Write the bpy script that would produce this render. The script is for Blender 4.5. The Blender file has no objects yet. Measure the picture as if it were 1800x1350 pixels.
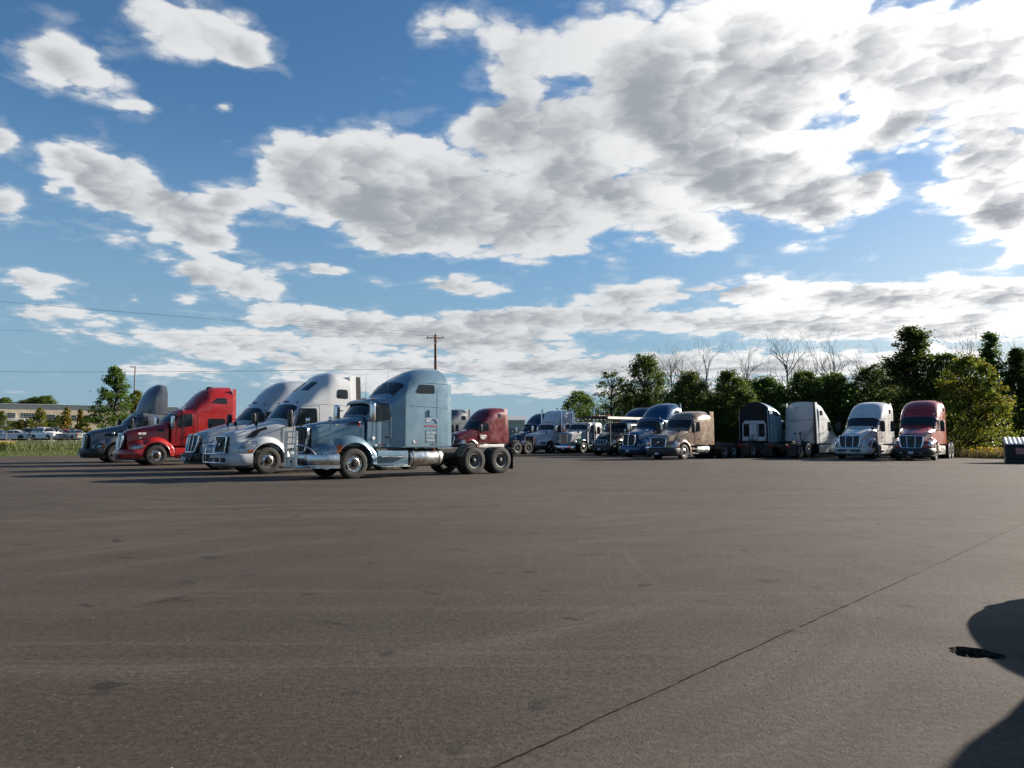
import bpy, math, random
import numpy as np
from mathutils import Vector, Matrix, Euler
from mathutils.geometry import delaunay_2d_cdt
R = math.radians
random.seed(7)
rng = np.random.default_rng(7)
scene = bpy.context.scene
COL = scene.collection

# ------------------------------------------------------------------ camera
cam_data = bpy.data.cameras.new('camera')
cam_data.sensor_width = 36.0
cam_data.lens = 26.8
cam_data.clip_start = 0.05
cam_data.clip_end = 6000
cam = bpy.data.objects.new('camera', cam_data)
COL.objects.link(cam)
cam.location = (0, 0, 1.42)
cam.rotation_euler = (R(90 + 4.05), 0, 0)
scene.camera = cam
scene.render.engine = 'CYCLES'
scene.cycles.use_denoising = True
scene.cycles.use_adaptive_sampling = True
scene.cycles.adaptive_threshold = 0.013
scene.cycles.adaptive_min_samples = 24
scene.cycles.max_bounces = 5
scene.cycles.transparent_max_bounces = 8
scene.cycles.caustics_reflective = False
scene.cycles.caustics_refractive = False
scene.cycles.sample_clamp_indirect = 4.0
vs = scene.view_settings
vs.view_transform = 'Standard'
vs.look = 'None'
vs.exposure = EXPOSURE = 1.36
vs.gamma = 1.0
vs.use_curve_mapping = False

# ------------------------------------------------------------------ sun and sky
SUN_AZ, SUN_EL = 64.0, 20.5          # degrees right of the view direction (+Y), above the horizon
sd = Vector((math.sin(R(SUN_AZ)) * math.cos(R(SUN_EL)), math.cos(R(SUN_AZ)) * math.cos(R(SUN_EL)), math.sin(R(SUN_EL))))
sun_data = bpy.data.lights.new('sun', 'SUN')
sun_data.energy = 5.0
sun_data.angle = R(0.53)
sun_data.color = (1.0, 0.91, 0.78)
sun = bpy.data.objects.new('sun', sun_data)
sun.rotation_euler = sd.to_track_quat('Z', 'Y').to_euler()
sun.location = sd * 60
COL.objects.link(sun)

# clouds: azimuth, elevation, half width, half height (degrees), tilt, thickness
CLOUDS=[(-31.4,23.6,3.7,2.3,-10,1),(-24.0,26.8,6.5,2.3,-15,1),(-19.6,26.4,3.1,1.7,-15,0.9),(-27.1,21.7,1.6,0.6,10,0.75),(-20.8,22.6,0.8,0.5,0,0.7),(-16.7,24.9,1.1,1.0,-20,0.7),
(-34.4,18.3,1.4,1.3,-10,1),(-34.3,14.5,1.4,1.4,-10,1),(-31.0,17.8,1.7,1.0,-5,0.95),(-26.2,16.0,5.3,2.6,-18,1.25),
(-28.4,16.8,2.7,2.0,0,0.9),
(4.8,22.2,3.0,2.3,0,0.8),
(4.4,19.6,3.5,2.0,0,0.7),
(-8.5,3.8,13.6,0.8,0,0.8),
(10.6,3.4,15.4,0.8,0,0.8),
(-24.2,4.5,7.1,0.5,0,0.6),
(27.6,3.0,11.1,0.7,0,0.8),(-22.7,14.5,3.1,1.8,-25,1),(-20.5,16.4,2.1,1.7,0,0.85),
(-31.8,15.9,0.8,0.5,0,0.6),(-32.4,9.9,2.9,1.3,-8,1),(-23.3,11.4,2.2,1.1,0,0.8),(-19.5,10.8,3.8,1.4,-10,0.95),(-14.4,12.3,4.9,0.8,-8,0.9),(-23.3,9.7,1.5,0.5,0,0.7),
(-4.3,11.3,4.0,0.9,-6,0.95),(-26.6,9.4,0.9,0.5,0,0.7),(-31.5,7.9,3.4,0.8,0,0.9),(-14.1,18.4,6.1,3.0,-10,1.05),(-6.9,16.8,9.8,3.2,-12,1.2),(-9.5,19.4,6.4,3.5,0,1.1),
(1.3,16.5,7.8,2.9,-5,1.1),(7.8,17.9,6.0,2.2,-20,1),(13.4,14.6,3.1,1.6,-20,0.95),(-0.9,22.2,4.8,2.9,0,1),(0.4,26.9,4.0,4.4,10,0.95),(-6.2,29.1,4.8,1.5,10,0.9),
(-8.6,14.3,2.5,1.2,0,0.7),(9.6,26.6,5.6,4.7,0,1.05),(14.2,21.1,7.8,4.5,-30,1.25),(19.3,17.9,5.8,3.0,-20,1.25),(21.1,24.7,8.4,4.5,10,1.1),(18.4,27.8,7.9,2.7,0,1),
(26.8,20.6,5.6,2.5,35,1.1),(29.1,24.6,6.8,2.9,0,1.05),(32.4,17.2,4.4,3.8,-10,1.25),(34.4,22.4,3.9,3.8,0,1),(22.7,15.3,2.2,1.1,0,0.8),(33.5,13.9,2.4,1.9,-20,1),
(34.0,11.4,1.3,0.7,0,0.8),(26.0,16.7,2.1,1.5,35,0.8),(9.0,10.5,5.5,1.2,4,0.95),(18.0,10.5,7.4,1.0,-3,0.95),(26.5,9.6,7.6,1.3,2,1.05),(33.0,9.0,5.5,1.3,0,1.05),
(4.3,8.9,6.4,1.1,0,0.9),(14.4,8.5,9.2,1.2,0,1),(24.3,7.6,9.3,1.1,0,1.05),(31.7,6.9,6.2,1.1,0,1.0),(-14.4,8.7,6.5,1.2,0,0.95),(-20.6,6.8,7.1,1.4,0,0.95),
(-8.5,7.6,8.0,1.5,0,1),(0.0,7.3,7.7,1.5,-4,0.95),(-11.9,5.4,12.2,1.0,0,0.9),(2.1,5.1,11.0,1.1,0,0.9),(14.7,5.4,10.4,1.2,0,0.95),(26.0,5.0,10.4,1.0,0,0.9),
(-28.7,6.7,4.3,0.5,0,0.65),(-1.7,9.2,5.2,0.8,0,0.9)]

world = bpy.data.worlds.new('World')
scene.world = world
world.use_nodes = True


def sky_nodes():
    nt = world.node_tree
    N, L = nt.nodes, nt.links
    N.clear()

    def put(sock, v):
        if hasattr(v, 'is_output'):
            L.new(v, sock)
        else:
            sock.default_value = v

    def M(op, a, b=None, c=None, clamp=False):
        n = N.new('ShaderNodeMath'); n.operation = op; n.use_clamp = clamp
        for i, v in enumerate((a, b, c)):
            if v is not None:
                put(n.inputs[i], v)
        return n.outputs[0]

    def V(op, a, b=None, c=None, out=0):
        n = N.new('ShaderNodeVectorMath'); n.operation = op
        for i, v in enumerate((a, b, c)):
            if v is not None:
                put(n.inputs[i], v)
        return n.outputs[out]

    def noise(vec, scale, detail, rough=.55, dist=0.0, out='Fac'):
        n = N.new('ShaderNodeTexNoise')
        put(n.inputs['Vector'], vec)
        n.inputs['Scale'].default_value = scale
        n.inputs['Detail'].default_value = detail
        n.inputs['Roughness'].default_value = rough
        n.inputs['Distortion'].default_value = dist
        return n.outputs[out]

    def ramp(x, a, b, c=0.0, d=1.0, kind='SMOOTHSTEP'):
        n = N.new('ShaderNodeMapRange'); n.interpolation_type = kind
        for i, v in enumerate((x, a, b, c, d)):
            put(n.inputs[i], v)
        return n.outputs[0]

    def mix(f, a, b):
        n = N.new('ShaderNodeMix'); n.data_type = 'RGBA'
        put(n.inputs[0], f); put(n.inputs[6], a); put(n.inputs[7], b)
        return n.outputs[2]

    tc = N.new('ShaderNodeTexCoord')
    d = tc.outputs['Generated']
    sp = N.new('ShaderNodeSeparateXYZ'); L.new(d, sp.inputs[0])
    x, y, z = sp.outputs
    zc = M('MAXIMUM', z, 0.0)
    az = M('MULTIPLY', M('ARCTAN2', x, y), 57.2958)
    el = M('MULTIPLY', M('ARCSINE', zc), 57.2958)
    # cloud-deck coordinates: the sheet of air a kilometre or two up, seen in perspective
    k = M('DIVIDE', 1.0, M('ADD', zc, 0.16))
    cb = N.new('ShaderNodeCombineXYZ')
    put(cb.inputs[0], M('MULTIPLY', x, k)); put(cb.inputs[1], M('MULTIPLY', y, k)); put(cb.inputs[2], M('MULTIPLY', z, 1.6))
    p = cb.outputs[0]
    ae = N.new('ShaderNodeCombineXYZ')
    put(ae.inputs[0], az); put(ae.inputs[1], el)
    # ragged outlines: the deck is warped by turbulence before the cloud masses are laid on it
    w1 = noise(p, 2.6, 2.0, .6, out='Color')
    w2 = noise(p, 11.0, 3.0, .62, out='Color')
    low = ramp(el, 3.0, 18.0, .35, 1.0)
    warp = V('ADD', V('SCALE', V('SUBTRACT', w1, (.5, .5, .5))), V('SCALE', V('SUBTRACT', w2, (.5, .5, .5))))
    s1 = warp.node.inputs[0].links[0].from_node; s2 = warp.node.inputs[1].links[0].from_node
    put(s1.inputs['Scale'], M('MULTIPLY', low, 1.6)); put(s2.inputs['Scale'], M('MULTIPLY', low, 1.5))
    warp = V('MULTIPLY', warp, (1.0, .62, 0.0))
    q = V('ADD', ae.outputs[0], warp)
    qs = N.new('ShaderNodeSeparateXYZ'); L.new(q, qs.inputs[0])
    qa, qe = qs.outputs[0], qs.outputs[1]
    c1 = N.new('ShaderNodeCombineXYZ'); put(c1.inputs[0], M('MULTIPLY', qa, qa)); put(c1.inputs[1], M('MULTIPLY', qa, qe)); put(c1.inputs[2], M('MULTIPLY', qe, qe))
    c2 = N.new('ShaderNodeCombineXYZ'); put(c2.inputs[0], qa); put(c2.inputs[1], qe); c2.inputs[2].default_value = 1.0
    acc = flank = None
    for (a, e, rx, ry, t, wgt) in CLOUDS:
        c, s = math.cos(R(t)), math.sin(R(t))
        u = (c / rx, s / rx, -(c * a + s * e) / rx)
        v = (-s / ry, c / ry, -(-s * a + c * e) / ry)
        quad = (u[0] ** 2 + v[0] ** 2, 2 * (u[0] * u[1] + v[0] * v[1]), u[1] ** 2 + v[1] ** 2)
        lin = (2 * (u[0] * u[2] + v[0] * v[2]), 2 * (u[1] * u[2] + v[1] * v[2]), u[2] ** 2 + v[2] ** 2)
        r2 = M('ADD', V('DOT_PRODUCT', c1.outputs[0], quad, out=1), V('DOT_PRODUCT', c2.outputs[0], lin, out=1))
        g = M('POWER', 0.22, r2)
        gw = M('MULTIPLY', g, wgt)
        acc = gw if acc is None else M('ADD', gw, acc)
        # the flank of each mass that is turned to the sun (right and up) against the one turned away
        fl = (u[0] * .75 + v[0] * .66, u[1] * .75 + v[1] * .66, u[2] * .75 + v[2] * .66)
        side_ = M('MULTIPLY', gw, V('DOT_PRODUCT', c2.outputs[0], fl, out=1))
        flank = side_ if flank is None else M('ADD', side_, flank)
    # beyond the stretch listed above the same broken cumulus goes on
    side = M('MAXIMUM', ramp(M('ABSOLUTE', az), 36.0, 46.0), ramp(el, 31.0, 38.0))
    gen = ramp(noise(p, .95, 2.0, .5), .54, .76, 0.0, 1.25)
    acc = M('ADD', acc, M('MULTIPLY', gen, side))
    # cauliflower structure: rounded puffs of three sizes heaped on the masses
    def puff(vec, scale):
        v = N.new('ShaderNodeTexVoronoi'); v.feature = 'F1'; v.voronoi_dimensions = '3D'
        put(v.inputs['Vector'], vec)
        v.inputs['Scale'].default_value = scale
        v.inputs['Detail'].default_value = 0.0
        dd = v.outputs['Distance']
        return M('MULTIPLY_ADD', M('MULTIPLY', dd, dd), -1.5, 1.0)
    tw = noise(p, 7.0, 4.0, .62, out='Color')
    pw = V('ADD', p, V('SCALE', V('SUBTRACT', tw, (.5, .5, .5))))
    pw.node.inputs[1].links[0].from_node.inputs['Scale'].default_value = .13
    ss, sc = math.sin(R(SUN_AZ)), math.cos(R(SUN_AZ))
    H1, H2, H3 = puff(pw, 3.4), puff(pw, 7.5), puff(pw, 17.0)
    G1 = puff(V('ADD', pw, (.06 * ss, .06 * sc, .05)), 3.4)
    G2 = puff(V('ADD', pw, (.032 * ss, .032 * sc, .024)), 7.5)
    G3 = puff(V('ADD', pw, (.015 * ss, .015 * sc, .010)), 17.0)
    n1 = noise(p, 3.6, 8.0, .62, .1)
    small = ramp(el, 3.0, 13.0, 1.5, 1.0)
    lump = M('ADD', M('MULTIPLY', M('SUBTRACT', H1, .55), .42), M('ADD', M('MULTIPLY', M('SUBTRACT', H2, .55), .45), M('MULTIPLY', M('SUBTRACT', H3, .55), .26)))
    turb = M('ADD', M('MULTIPLY', M('MULTIPLY', M('SUBTRACT', n1, .5), 1.0), small), M('MULTIPLY', lump, ramp(el, 3.0, 12.0, .75, 1.0)))
    body = M('MINIMUM', acc, 1.35)
    field = M('ADD', body, turb)
    dens = ramp(field, .39, .73)
    wisp = ramp(field, .22, .60, 0.0, .26)
    dens = M('MAXIMUM', dens, wisp)
    # light: puffs shine where they turn to the sun, thick middles go grey, thin rims glow
    rel = M('ADD', M('MULTIPLY', M('SUBTRACT', H1, G1), .52), M('ADD', M('MULTIPLY', M('SUBTRACT', H2, G2), .40), M('MULTIPLY', M('SUBTRACT', H3, G3), .30)))
    thick = ramp(M('ADD', body, M('MULTIPLY', M('SUBTRACT', n1, .5), .7)), .45, 1.45)
    sundot = V('DOT_PRODUCT', d, tuple(sd), out=1)
    near = ramp(sundot, .55, .93)
    br = M('ADD', M('SUBTRACT', .98, M('MULTIPLY', thick, .74)), M('ADD', rel, M('MULTIPLY', flank, .26)))
    br = ramp(br, -.15, 1.0)
    lit = mix(near, (.90, .92, .94, 1), (1.75, 1.72, 1.67, 1))
    grey = mix(near, (.42, .455, .50, 1), (.42, .45, .51, 1))
    cloud = mix(br, grey, lit)
    sky = N.new('ShaderNodeTexSky'); sky.sky_type = 'NISHITA'
    sky.sun_disc = False
    sky.sun_elevation = R(SUN_EL)
    sky.sun_rotation = R(SUN_AZ)
    sky.altitude = 250
    sky.air_density = 1.0
    sky.dust_density = 0.4
    sky.ozone_density = 2.2
    SKY = 0.052
    # thin haze low over the horizon
    veil = M('MULTIPLY', ramp(el, 24.0, 0.0), .85)
    hz = V('SCALE', mix(near, (.27, .46, .64, 1), (.80, .88, .95, 1))); put(hz.node.inputs['Scale'], .33 / SKY)
    hs = N.new('ShaderNodeHueSaturation'); L.new(sky.outputs[0], hs.inputs['Color'])
    hs.inputs['Saturation'].default_value = 1.22; hs.inputs['Value'].default_value = 1.0
    base = mix(veil, hs.outputs[0], hz)
    cl = V('SCALE', cloud); put(cl.node.inputs['Scale'], .33 / SKY)
    col = mix(dens, base, cl)
    bg = N.new('ShaderNodeBackground')
    L.new(col, bg.inputs['Color'])
    bg.inputs['Strength'].default_value = SKY
    out = N.new('ShaderNodeOutputWorld')
    L.new(bg.outputs[0], out.inputs['Surface'])


sky_nodes()
world.cycles.sampling_method = 'MANUAL'
world.cycles.sample_map_resolution = 512
# ------------------------------------------------------------------ mesh helpers
def v3(*a):
    return tuple(float(i) for i in a)


class MB:
    """collects shapes and links them as one mesh object"""

    def __init__(self):
        self.v, self.f = [], []

    def add(self, vs, fs):
        o = len(self.v)
        self.v += [tuple(p) for p in vs]
        self.f += [tuple(o + i for i in f) for f in fs]
        return self

    def box(self, c, s, bev=0.0, rot=None):
        hx, hy, hz = s[0] / 2, s[1] / 2, s[2] / 2
        b = min(bev, hx * .9, hy * .9, hz * .9)
        if b <= 0:
            vs = [(sx * hx, sy * hy, sz * hz) for sx in (-1, 1) for sy in (-1, 1) for sz in (-1, 1)]
            fs = [(0, 1, 3, 2), (4, 6, 7, 5), (0, 4, 5, 1), (2, 3, 7, 6), (0, 2, 6, 4), (1, 5, 7, 3)]
        else:
            prof = [(-1, -1, 0), (1, -1, 0), (1, 1, 0), (-1, 1, 0)]
            ring = []
            for (px, py) in ((hx, hy - b), (hx - b, hy), (-hx + b, hy), (-hx, hy - b), (-hx, -hy + b), (-hx + b, -hy), (hx - b, -hy), (hx, -hy + b)):
                ring.append((px, py))
            k = lambda p, q: (p[0] * (hx - q) / hx, p[1] * (hy - q) / hy)
            vs = []
            for (zz, q) in ((-hz, b), (-hz + b, 0), (hz - b, 0), (hz, b)):
                vs += [(*k(p, q), zz) for p in ring]
            fs = [tuple(range(7, -1, -1)), tuple(range(24, 32))]
            for r in range(3):
                for i in range(8):
                    j = (i + 1) % 8
                    fs.append((r * 8 + i, r * 8 + j, r * 8 + 8 + j, r * 8 + 8 + i))
        m = Matrix.Identity(3) if rot is None else (rot if isinstance(rot, Matrix) else Euler(rot).to_matrix())
        C = Vector(c)
        return self.add([tuple(m @ Vector(p) + C) for p in vs], fs)

    def loft(self, rings, cap0=True, cap1=True, closed=True):
        n = len(rings[0]); o = len(self.v)
        for r in rings:
            self.v += [tuple(p) for p in r]
        for i in range(len(rings) - 1):
            for j in range(n if closed else n - 1):
                k = (j + 1) % n
                self.f.append((o + i * n + j, o + i * n + k, o + (i + 1) * n + k, o + (i + 1) * n + j))
        for cap, idx, rev in ((cap0, 0, True), (cap1, len(rings) - 1, False)):
            if cap:
                r = rings[idx]
                c = len(self.v)
                self.v.append(tuple(np.mean(np.array(r), axis=0)))
                for j in range(n):
                    k = (j + 1) % n
                    a, b = o + idx * n + j, o + idx * n + k
                    self.f.append((c, b, a) if rev else (c, a, b))
        return self

    def lathe(self, prof, c=(0, 0, 0), axis='y', seg=24, caps=True):
        rings = []
        for (r, a) in prof:
            ring = []
            for i in range(seg):
                t = 2 * math.pi * i / seg
                p, q = r * math.cos(t), r * math.sin(t)
                if axis == 'y': pt = (c[0] + p, c[1] + a, c[2] + q)
                elif axis == 'x': pt = (c[0] + a, c[1] + p, c[2] + q)
                else: pt = (c[0] + p, c[1] + q, c[2] + a)
                ring.append(pt)
            rings.append(ring)
        return self.loft(rings, caps, caps)

    def tube(self, pts, r, seg=6, closed=False):
        P = [Vector(p) for p in pts]; n = len(P)
        rad = r if isinstance(r, (list, tuple)) else [r] * n
        rings = []
        up = Vector((0, 0, 1))
        for i in range(n):
            if closed: t = P[(i + 1) % n] - P[i - 1]
            else: t = P[min(i + 1, n - 1)] - P[max(i - 1, 0)]
            if t.length < 1e-9: t = Vector((0, 0, 1))
            t.normalize()
            u = up if abs(t.z) < .95 else Vector((1, 0, 0))
            a = t.cross(u).normalized(); b = t.cross(a).normalized()
            rings.append([tuple(P[i] + (a * math.cos(2 * math.pi * k / seg) + b * math.sin(2 * math.pi * k / seg)) * rad[i]) for k in range(seg)])
        if closed:
            rings.append(rings[0])
            return self.loft(rings, False, False)
        return self.loft(rings)

    def grid(self, rows, thick=None):
        """rows: list of rows of points; thick: vector added to make a closed slab"""
        m, n = len(rows), len(rows[0]); o = len(self.v)
        for r in rows: self.v += [tuple(p) for p in r]
        for i in range(m - 1):
            for j in range(n - 1):
                self.f.append((o + i * n + j, o + i * n + j + 1, o + (i + 1) * n + j + 1, o + (i + 1) * n + j))
        if thick is not None:
            rim = [(0, j) for j in range(n)] + [(i, n - 1) for i in range(1, m)] + [(m - 1, j) for j in range(n - 2, -1, -1)] + [(i, 0) for i in range(m - 2, 0, -1)]
            t = Vector(thick); q = len(self.v)
            for (i, j) in rim: self.v.append(tuple(Vector(rows[i][j]) + t))
            for a in range(len(rim)):
                b = (a + 1) % len(rim)
                ia, ja = rim[a]; ib, jb = rim[b]
                self.f.append((o + ib * n + jb, o + ia * n + ja, q + a, q + b))
        return self

    def prism(self, poly, plane, lo, hi):
        """poly in two axes ('xz','yz','xy') pushed from lo to hi on the third"""
        def P(a, b, c):
            return {'xz': (a, c, b), 'yz': (c, a, b), 'xy': (a, b, c)}[plane]
        n = len(poly); o = len(self.v)
        self.v += [P(a, b, lo) for a, b in poly] + [P(a, b, hi) for a, b in poly]
        self.f.append(tuple(o + i for i in range(n)))
        self.f.append(tuple(o + n + i for i in reversed(range(n))))
        for i in range(n):
            j = (i + 1) % n
            self.f.append((o + j, o + i, o + n + i, o + n + j))
        return self

    def ellipsoid(self, c, r, rot=None, seg=14, rings=8, p=1.0):
        m = Matrix.Identity(3) if rot is None else Euler(rot).to_matrix()
        C = Vector(c); rr = []
        sg = lambda a: math.copysign(abs(a) ** p, a)
        for i in range(1, rings):
            t = math.pi * i / rings - math.pi / 2
            rr.append([tuple(m @ Vector((r[0] * sg(math.cos(t)) * sg(math.cos(2 * math.pi * k / seg)), r[1] * sg(math.cos(t)) * sg(math.sin(2 * math.pi * k / seg)), r[2] * sg(math.sin(t)))) + C) for k in range(seg)])
        return self.loft(rr)

    def mirror(self):
        n = len(self.v)
        self.v += [(a, -b, c) for a, b, c in self.v]
        self.f += [tuple(n + i for i in reversed(f)) for f in self.f]
        return self

    def flip(self):
        """the same shape on the other side (y -> -y)"""
        m = MB(); m.v = [(a, -b, c) for a, b, c in self.v]; m.f = [tuple(reversed(f)) for f in self.f]
        return m

    def mesh(self, name, mat, angle=38):
        me = bpy.data.meshes.new(name)
        me.from_pydata(self.v, [], self.f)
        me.update()
        fix_normals(me)
        if angle:
            me.polygons.foreach_set('use_smooth', [True] * len(me.polygons))
            me.set_sharp_from_angle(angle=R(angle))
        if mat: me.materials.append(mat)
        return me

    def build(self, name, mat, parent=None, angle=38):
        return link(name, self.mesh(name, mat, angle), parent)


import bmesh


def fix_normals(me):
    bm = bmesh.new(); bm.from_mesh(me)
    bmesh.ops.recalc_face_normals(bm, faces=bm.faces)
    bm.to_mesh(me); bm.free()


def link(name, data, parent=None, loc=None, rot=None):
    o = bpy.data.objects.new(name, data)
    COL.objects.link(o)
    if parent: o.parent = parent
    if loc is not None: o.location = loc
    if rot is not None: o.rotation_euler = rot
    return o


def tag(o, label=None, cat=None, group=None, kind=None):
    if label: o['label'] = label
    if cat: o['category'] = cat
    if group: o['group'] = group
    if kind: o['kind'] = kind
    return o


def thing(name, label, cat, loc=(0, 0, 0), rz=0.0, group=None):
    return tag(link(name, None, None, loc, (0, 0, rz)), label, cat, group)


def round_poly(poly, r, k=4):
    out = []; n = len(poly)
    for i in range(n):
        p = Vector(poly[i]); a = Vector(poly[i - 1]) - p; b = Vector(poly[(i + 1) % n]) - p
        d = min(r, a.length * .45, b.length * .45)
        A, B = p + a.normalized() * d, p + b.normalized() * d
        for j in range(k + 1):
            t = j / k
            out.append(tuple(A * (1 - t) ** 2 + p * 2 * t * (1 - t) + B * t * t))
    return out


def pchip(xs, ys):
    xs = np.array(xs, float); ys = np.array(ys, float)
    h = np.diff(xs); d = np.diff(ys) / h
    m = np.zeros(len(xs))
    m[0], m[-1] = d[0], d[-1]
    for i in range(1, len(xs) - 1):
        if d[i - 1] * d[i] > 0:
            w1, w2 = 2 * h[i] + h[i - 1], h[i] + 2 * h[i - 1]
            m[i] = (w1 + w2) / (w1 / d[i - 1] + w2 / d[i])

    def f(x):
        i = int(np.clip(np.searchsorted(xs, x) - 1, 0, len(xs) - 2))
        t = min(max((x - xs[i]) / h[i], 0), 1)
        return (ys[i] * (1 + 2 * t) * (1 - t) ** 2 + m[i] * h[i] * t * (1 - t) ** 2 + ys[i + 1] * t * t * (3 - 2 * t) + m[i + 1] * h[i] * t * t * (t - 1))
    return f


class Body:
    """a skin lofted along x through stations (x, half width, bottom, shoulder, top, squareness, nose sweep)"""

    def __init__(self, st, arch=None, sub=3, nq=8):
        st = sorted(st)
        self.st = st
        xs = [s[0] for s in st]
        self.fn = [pchip(xs, [s[i] for s in st]) for i in range(1, 7)]
        self.arch = arch; self.sub = sub; self.nq = nq
        self.x0, self.x1 = xs[0], xs[-1]

    def par(self, x):
        W, zb, zs, zt, n, b = [f(x) for f in self.fn]
        if self.arch:
            ax, az, ar = self.arch
            if abs(x - ax) < ar:
                zb = max(zb, az + math.sqrt(ar * ar - (x - ax) ** 2))
        zs = max(zs, zb + .01); zt = max(zt, zs + .01)
        return W, zb, zs, zt, n, b

    def y(self, x, z):
        W, zb, zs, zt, n, b = self.par(x)
        if z <= zs: return W
        t = min((z - zs) / (zt - zs), 1)
        return W * (1 - t ** n) ** (1 / n)

    def z(self, x, y):
        W, zb, zs, zt, n, b = self.par(x)
        return zs + (zt - zs) * max(1 - min(abs(y) / W, 1) ** n, 0) ** (1 / n)

    def pt(self, x, y, z):
        W, b = self.par(x)[0], self.par(x)[5]
        return (x - b * (y / W) ** 2, y, z)

    def ring(self, x):
        W, zb, zs, zt, n, b = self.par(x)
        h = [(W * .55, zb), (W * .97, zb), (W, zb + min(.03, (zs - zb) * .5))]
        for i in range(self.nq + 1):
            t = (i / self.nq) * math.pi / 2
            h.append((W * math.cos(t) ** (2 / n), zs + (zt - zs) * math.sin(t) ** (2 / n)))
        pts = h + [(-y, z) for y, z in reversed(h[:-1])]
        return [(x - b * (y / W) ** 2, y, z) for y, z in pts]

    def xs(self):
        out = []
        for a, b in zip(self.st[:-1], self.st[1:]):
            for i in range(self.sub): out.append(a[0] + (b[0] - a[0]) * i / self.sub)
        out.append(self.st[-1][0])
        if self.arch:
            ax, _, ar = self.arch
            out = [x for x in out if abs(x - ax) > ar * 1.0]
            for i in range(17):
                x = ax - ar * math.cos(math.pi * i / 16) * .9995
                if self.x0 < x < self.x1: out.append(x)
            for x in (ax - ar - .004, ax + ar + .004):
                if self.x0 < x < self.x1: out.append(x)
        return sorted(set(out))

    def skin(self, mb=None):
        mb = mb or MB()
        return mb.loft([self.ring(x) for x in self.xs()])

    def patch(self, poly, side=1, off=.008, rows=5, cols=10, rad=.06, mb=None, skirt=.03):
        """a panel lying on the side of the skin; poly in (x, z)"""
        mb = mb or MB()
        if rad: poly = round_poly(poly, rad)
        px = [p[0] for p in poly]
        lo, hi = min(px) + 1e-4, max(px) - 1e-4
        xs = sorted(set([lo, hi] + [lo + (hi - lo) * (.5 - .5 * math.cos(math.pi * i / cols)) for i in range(cols + 1)]))
        rr = []
        for x in xs:
            zz = []
            for i in range(len(poly)):
                (xa, za), (xb, zb) = poly[i], poly[(i + 1) % len(poly)]
                if (xa - x) * (xb - x) <= 0 and xa != xb:
                    zz.append(za + (zb - za) * (x - xa) / (xb - xa))
            a, b = min(zz), max(zz)
            row = []
            for k in range(rows):
                z = a + (b - a) * k / (rows - 1)
                y = self.y(x, z) + off
                q = self.pt(x, min(y, self.par(x)[0] + off), z)
                row.append((q[0], side * y, z))
            rr.append(row)
        return mb.grid(rr, (0, -side * skirt, 0))

    def strip(self, line, w=.012, side=1, off=.004, mb=None, closed=False):
        """a thin seam following the side of the skin"""
        mb = mb or MB()
        pts = []
        L = list(line) + ([line[0]] if closed else [])
        for a, b in zip(L[:-1], L[1:]):
            for k in range(5):
                pts.append((a[0] + (b[0] - a[0]) * k / 5, a[1] + (b[1] - a[1]) * k / 5))
        pts.append(L[-1])
        mb.tube([(self.pt(x, self.y(x, z), z)[0], side * (self.y(x, z) + off - w * .3), z) for x, z in pts], w / 2, 4)
        return mb

    def screen(self, xb, xt, k=.86, off=.012, cols=14, rows=6, y0=-1, y1=1, mb=None, dip=.03):
        """a curved windscreen between the stations xb (foot) and xt (head)"""
        mb = mb or MB(); rr = []
        for i in range(rows):
            x = xb + (xt - xb) * i / (rows - 1)
            W = self.par(x)[0]; row = []
            for j in range(cols):
                y = W * k * (y0 + (y1 - y0) * j / (cols - 1))
                z = self.z(x, y)
                q = self.pt(x, y, z)
                row.append((q[0] + off * .7, q[1], q[2] + off * .7))
            rr.append(row)
        return mb.grid(rr, (-dip, 0, -dip))


def text_mesh(s, size, mat, name='lettering', bold=.0, ext=.004, shear=0.0, align='CENTER'):
    c = bpy.data.curves.new(name, 'FONT')
    c.body = s; c.size = size; c.extrude = ext; c.offset = bold; c.shear = shear
    c.align_x = align; c.align_y = 'CENTER'; c.resolution_u = 2
    o = bpy.data.objects.new('tmp_text', c); COL.objects.link(o)
    dg = bpy.context.evaluated_depsgraph_get()
    me = bpy.data.meshes.new_from_object(o.evaluated_get(dg))
    bpy.data.objects.remove(o); bpy.data.curves.remove(c)
    me.name = name
    me.materials.clear(); me.materials.append(mat)
    return me


# ------------------------------------------------------------------ materials
MATS = {}


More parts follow.
